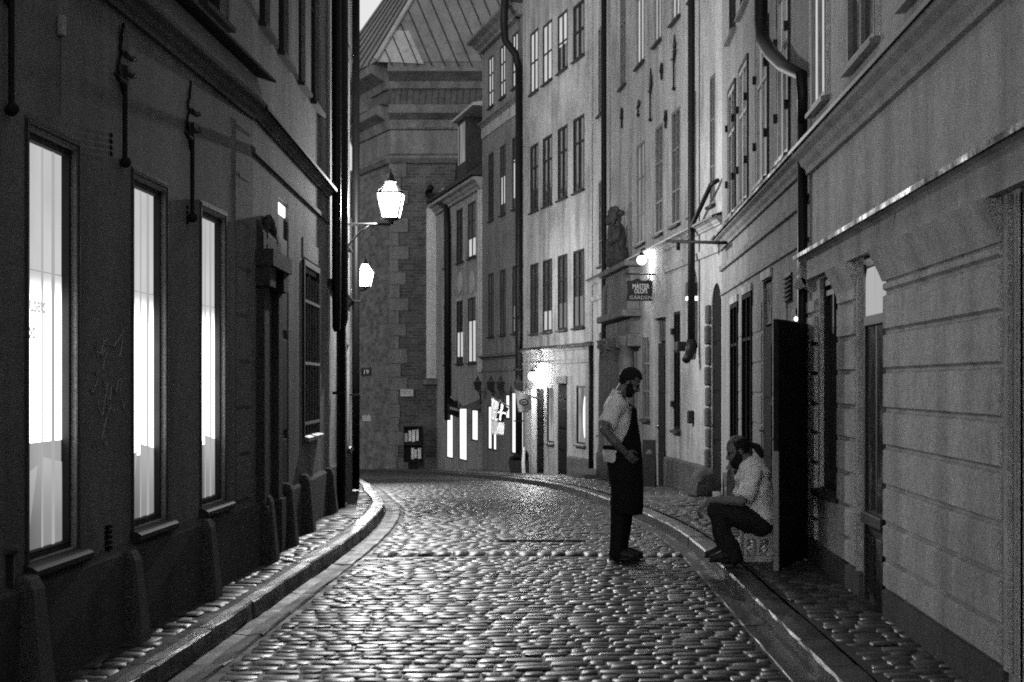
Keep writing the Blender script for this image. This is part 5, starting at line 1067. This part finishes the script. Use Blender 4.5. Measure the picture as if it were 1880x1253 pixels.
# church wall plaques
def plaque(name, x0, y0, x1, y1, label, mat, Yd=57.9, txt=None, tm='letters'):
    a, b = pt(x0, y0, Yd), pt(x1, y1, Yd); rt = empty(name, (a + b) / 2, 0, label, 'sign'); hw, hh = (b.x - a.x) / 2, (a.z - b.z) / 2; MB().box(-hw, hw, -.02, .2, -hh, hh).build('plate', mat, rt)
    if txt: t_ = text('lettering', txt, hh * 1.5, tm, rt, (0, -.025, 0), (R(90), 0, 0), .002, 'CENTER')
    else:
        q = MB(); q.box(-hw*.7, hw*.7, -.024, -.0201, hh*.2, hh*.36); q.box(-hw*.5, hw*.5, -.024, -.0201, -hh*.4, -hh*.25); q.build('inscription', 'frame_grey', rt)
plaque('wall_plaque', 735, 715, 759, 728, 'small pale inscribed plaque on the church brickwork right of the corner', 'sandstone')
plaque('house_number', 663, 676, 681, 691, 'dark sign with pale number 19 on the church corner, beside the left drainpipe', 'sign', 54, '19')
plaque('wall_plaque', 666, 694, 676, 703, 'tiny dark plate just under the number sign', 'frame_grey', 54); plaque('wall_plaque', 665.5, 763, 680, 773, 'low pale plaque on the church corner near the left drainpipe', 'sandstone', 54.2)
# postcard rack against the church
p = pt(757, 855, 57.2); rt = empty('postcard_rack', (p.x, 57.2, gz(57.2)), 0, 'dark postcard rack with two rows of pale cards against the church wall', 'rack'); s_ = 57.2 / FPX
Zr = lambda y: EYE + (CY - y) * s_ - rt.location.z
q = MB(); q.box(-16*s_, 17*s_, 0, .35, Zr(849), Zr(847)); q.box(-16*s_, -15*s_, 0, .35, Zr(849), Zr(785)); q.box(16*s_, 17*s_, 0, .35, Zr(849), Zr(785)); q.box(-16*s_, 17*s_, .3, .35, Zr(847), Zr(785)); q.box(-16*s_, 17*s_, -.02, .3, Zr(818), Zr(813)); q.box(-8*s_, 8*s_, .1, .3, -.1, Zr(849)); q.box(-16*s_, 17*s_, -.02, .35, Zr(785), Zr(783)); q.build('rack_frame', 'iron', rt)
for xa, xb, ya, yb in ((741, 747, 796, 812), (749, 754, 791, 811), (755.5, 761, 790, 812), (763, 767.5, 789, 810), (754, 759, 823, 844), (766, 772, 823, 843), (760, 764, 826, 842)): MB().box((xa-757)*s_, (xb-757)*s_, .2, .21, Zr(yb), Zr(ya)).build('postcard', 'paper', rt)
p = pt(718, 858, 56.6); rt = empty('boulder', (p.x, 56.6, gz(56.6)), 0, 'rounded pale guard boulder at the foot of the church corner', 'guard stone'); q = MB(); q.ball((0, 0, .22), (.26, .2, .5), 16, 12); fuse(q, 'boulder_stone', 'church_pale', rt, .04, 2, .1)
# notice board behind the standing man
pa, pb = pt(1180, 808, 27.4), pt(1204, 905, 27.4); rt = empty('sandwich_board', ((pa.x + pb.x) / 2, 27.4, gz(27.4) + .1), R(-8), 'dark upright notice board with a pale round mark, behind the standing man', 'notice board'); hw = (pb.x - pa.x) / 2; hh = pa.z - rt.location.z
q = MB(); q.prism([(-.12, 0), (-.09, 0), (.0, hh), (-.03, hh)], -hw, hw, 'x'); q.prism([(.2, 0), (.17, 0), (.0, hh - .02), (.0, hh - .08)], -hw, hw, 'x'); q.build('board', 'sign', rt); MB().prism([(.05*math.cos(t*math.tau/14), hh - .22 + .06*math.sin(t*math.tau/14)) for t in range(14)], -.056, -.047, 'y').build('badge', 'frame_grey', rt)
p = pt(1290, 918, 22.5); rt = empty('guard_stone', (p.x, p.y, .1), R(20), 'dark rounded guard stone at the foot of the arched doorway, behind the seated man', 'guard stone'); q = MB(); q.ball((.03, 0, .14), (.2, .18, .26), 16, 10); q.box(-.16, .22, -.15, .18, -.02, .2); fuse(q, 'stone', 'guard', rt, .025, 3, .06)

# ------------------------------------------------------------------ sky, sun, camera
w = bpy.data.worlds.new('World'); SC.world = w; w.use_nodes = True; nt = w.node_tree; bg = nt.nodes['Background']
sk = N(nt, 'ShaderNodeTexSky', sky_type='NISHITA'); sk.sun_disc = False; SUN_EL, SUN_ROT = R(2.5), R(200); sk.sun_elevation = SUN_EL; sk.sun_rotation = SUN_ROT; sk.dust_density = 4.0
bw = N(nt, 'ShaderNodeRGBToBW'); nt.links.new(sk.outputs[0], bw.inputs[0]); nt.links.new(bw.outputs[0], bg.inputs['Color']); bg.inputs['Strength'].default_value = SKY_STRENGTH
sl = bpy.data.lights.new('sun', 'SUN'); sl.energy = .02; sl.angle = R(15); so = bpy.data.objects.new('sun', sl); COL.objects.link(so); so.rotation_euler = (R(90) - SUN_EL, 0, math.pi - SUN_ROT)
cam = bpy.data.cameras.new('camera'); co = bpy.data.objects.new('camera', cam); COL.objects.link(co); SC.camera = co
co.location = (0, 0, EYE); co.rotation_euler = (R(90), 0, 0); cam.sensor_width = 36; cam.lens = FPX / 1880 * 36; cam.shift_x = (940 - CX) / 1880; cam.shift_y = (CY - 626.5) / 1880; cam.clip_start = .05; cam.clip_end = 600
vs = SC.view_settings; vs.view_transform = 'Standard'; vs.look = 'None'; vs.exposure = EXPOSURE; vs.gamma = 1; vs.use_curve_mapping = False
SC.cycles.use_denoising = False
SC.cycles.filter_width = 1.9; SC.cycles.max_bounces = 6; SC.cycles.diffuse_bounces = 4; SC.cycles.sample_clamp_indirect = .5; SC.cycles.sample_clamp_direct = 7.0; SC.cycles.caustics_reflective = False; SC.cycles.caustics_refractive = False; SC.cycles.blur_glossy = 1.0

for k_ in ('glass_sky', 'glass_soft', 'glass_half', 'glass_low', 'letters_e', 'film_letters', 'transom_lit', 'win_bar', 'win_fold', 'win_low', 'shop_soft', 'lamp', 'spark', 'glow'):
    M[k_].cycles.emission_sampling = 'NONE'
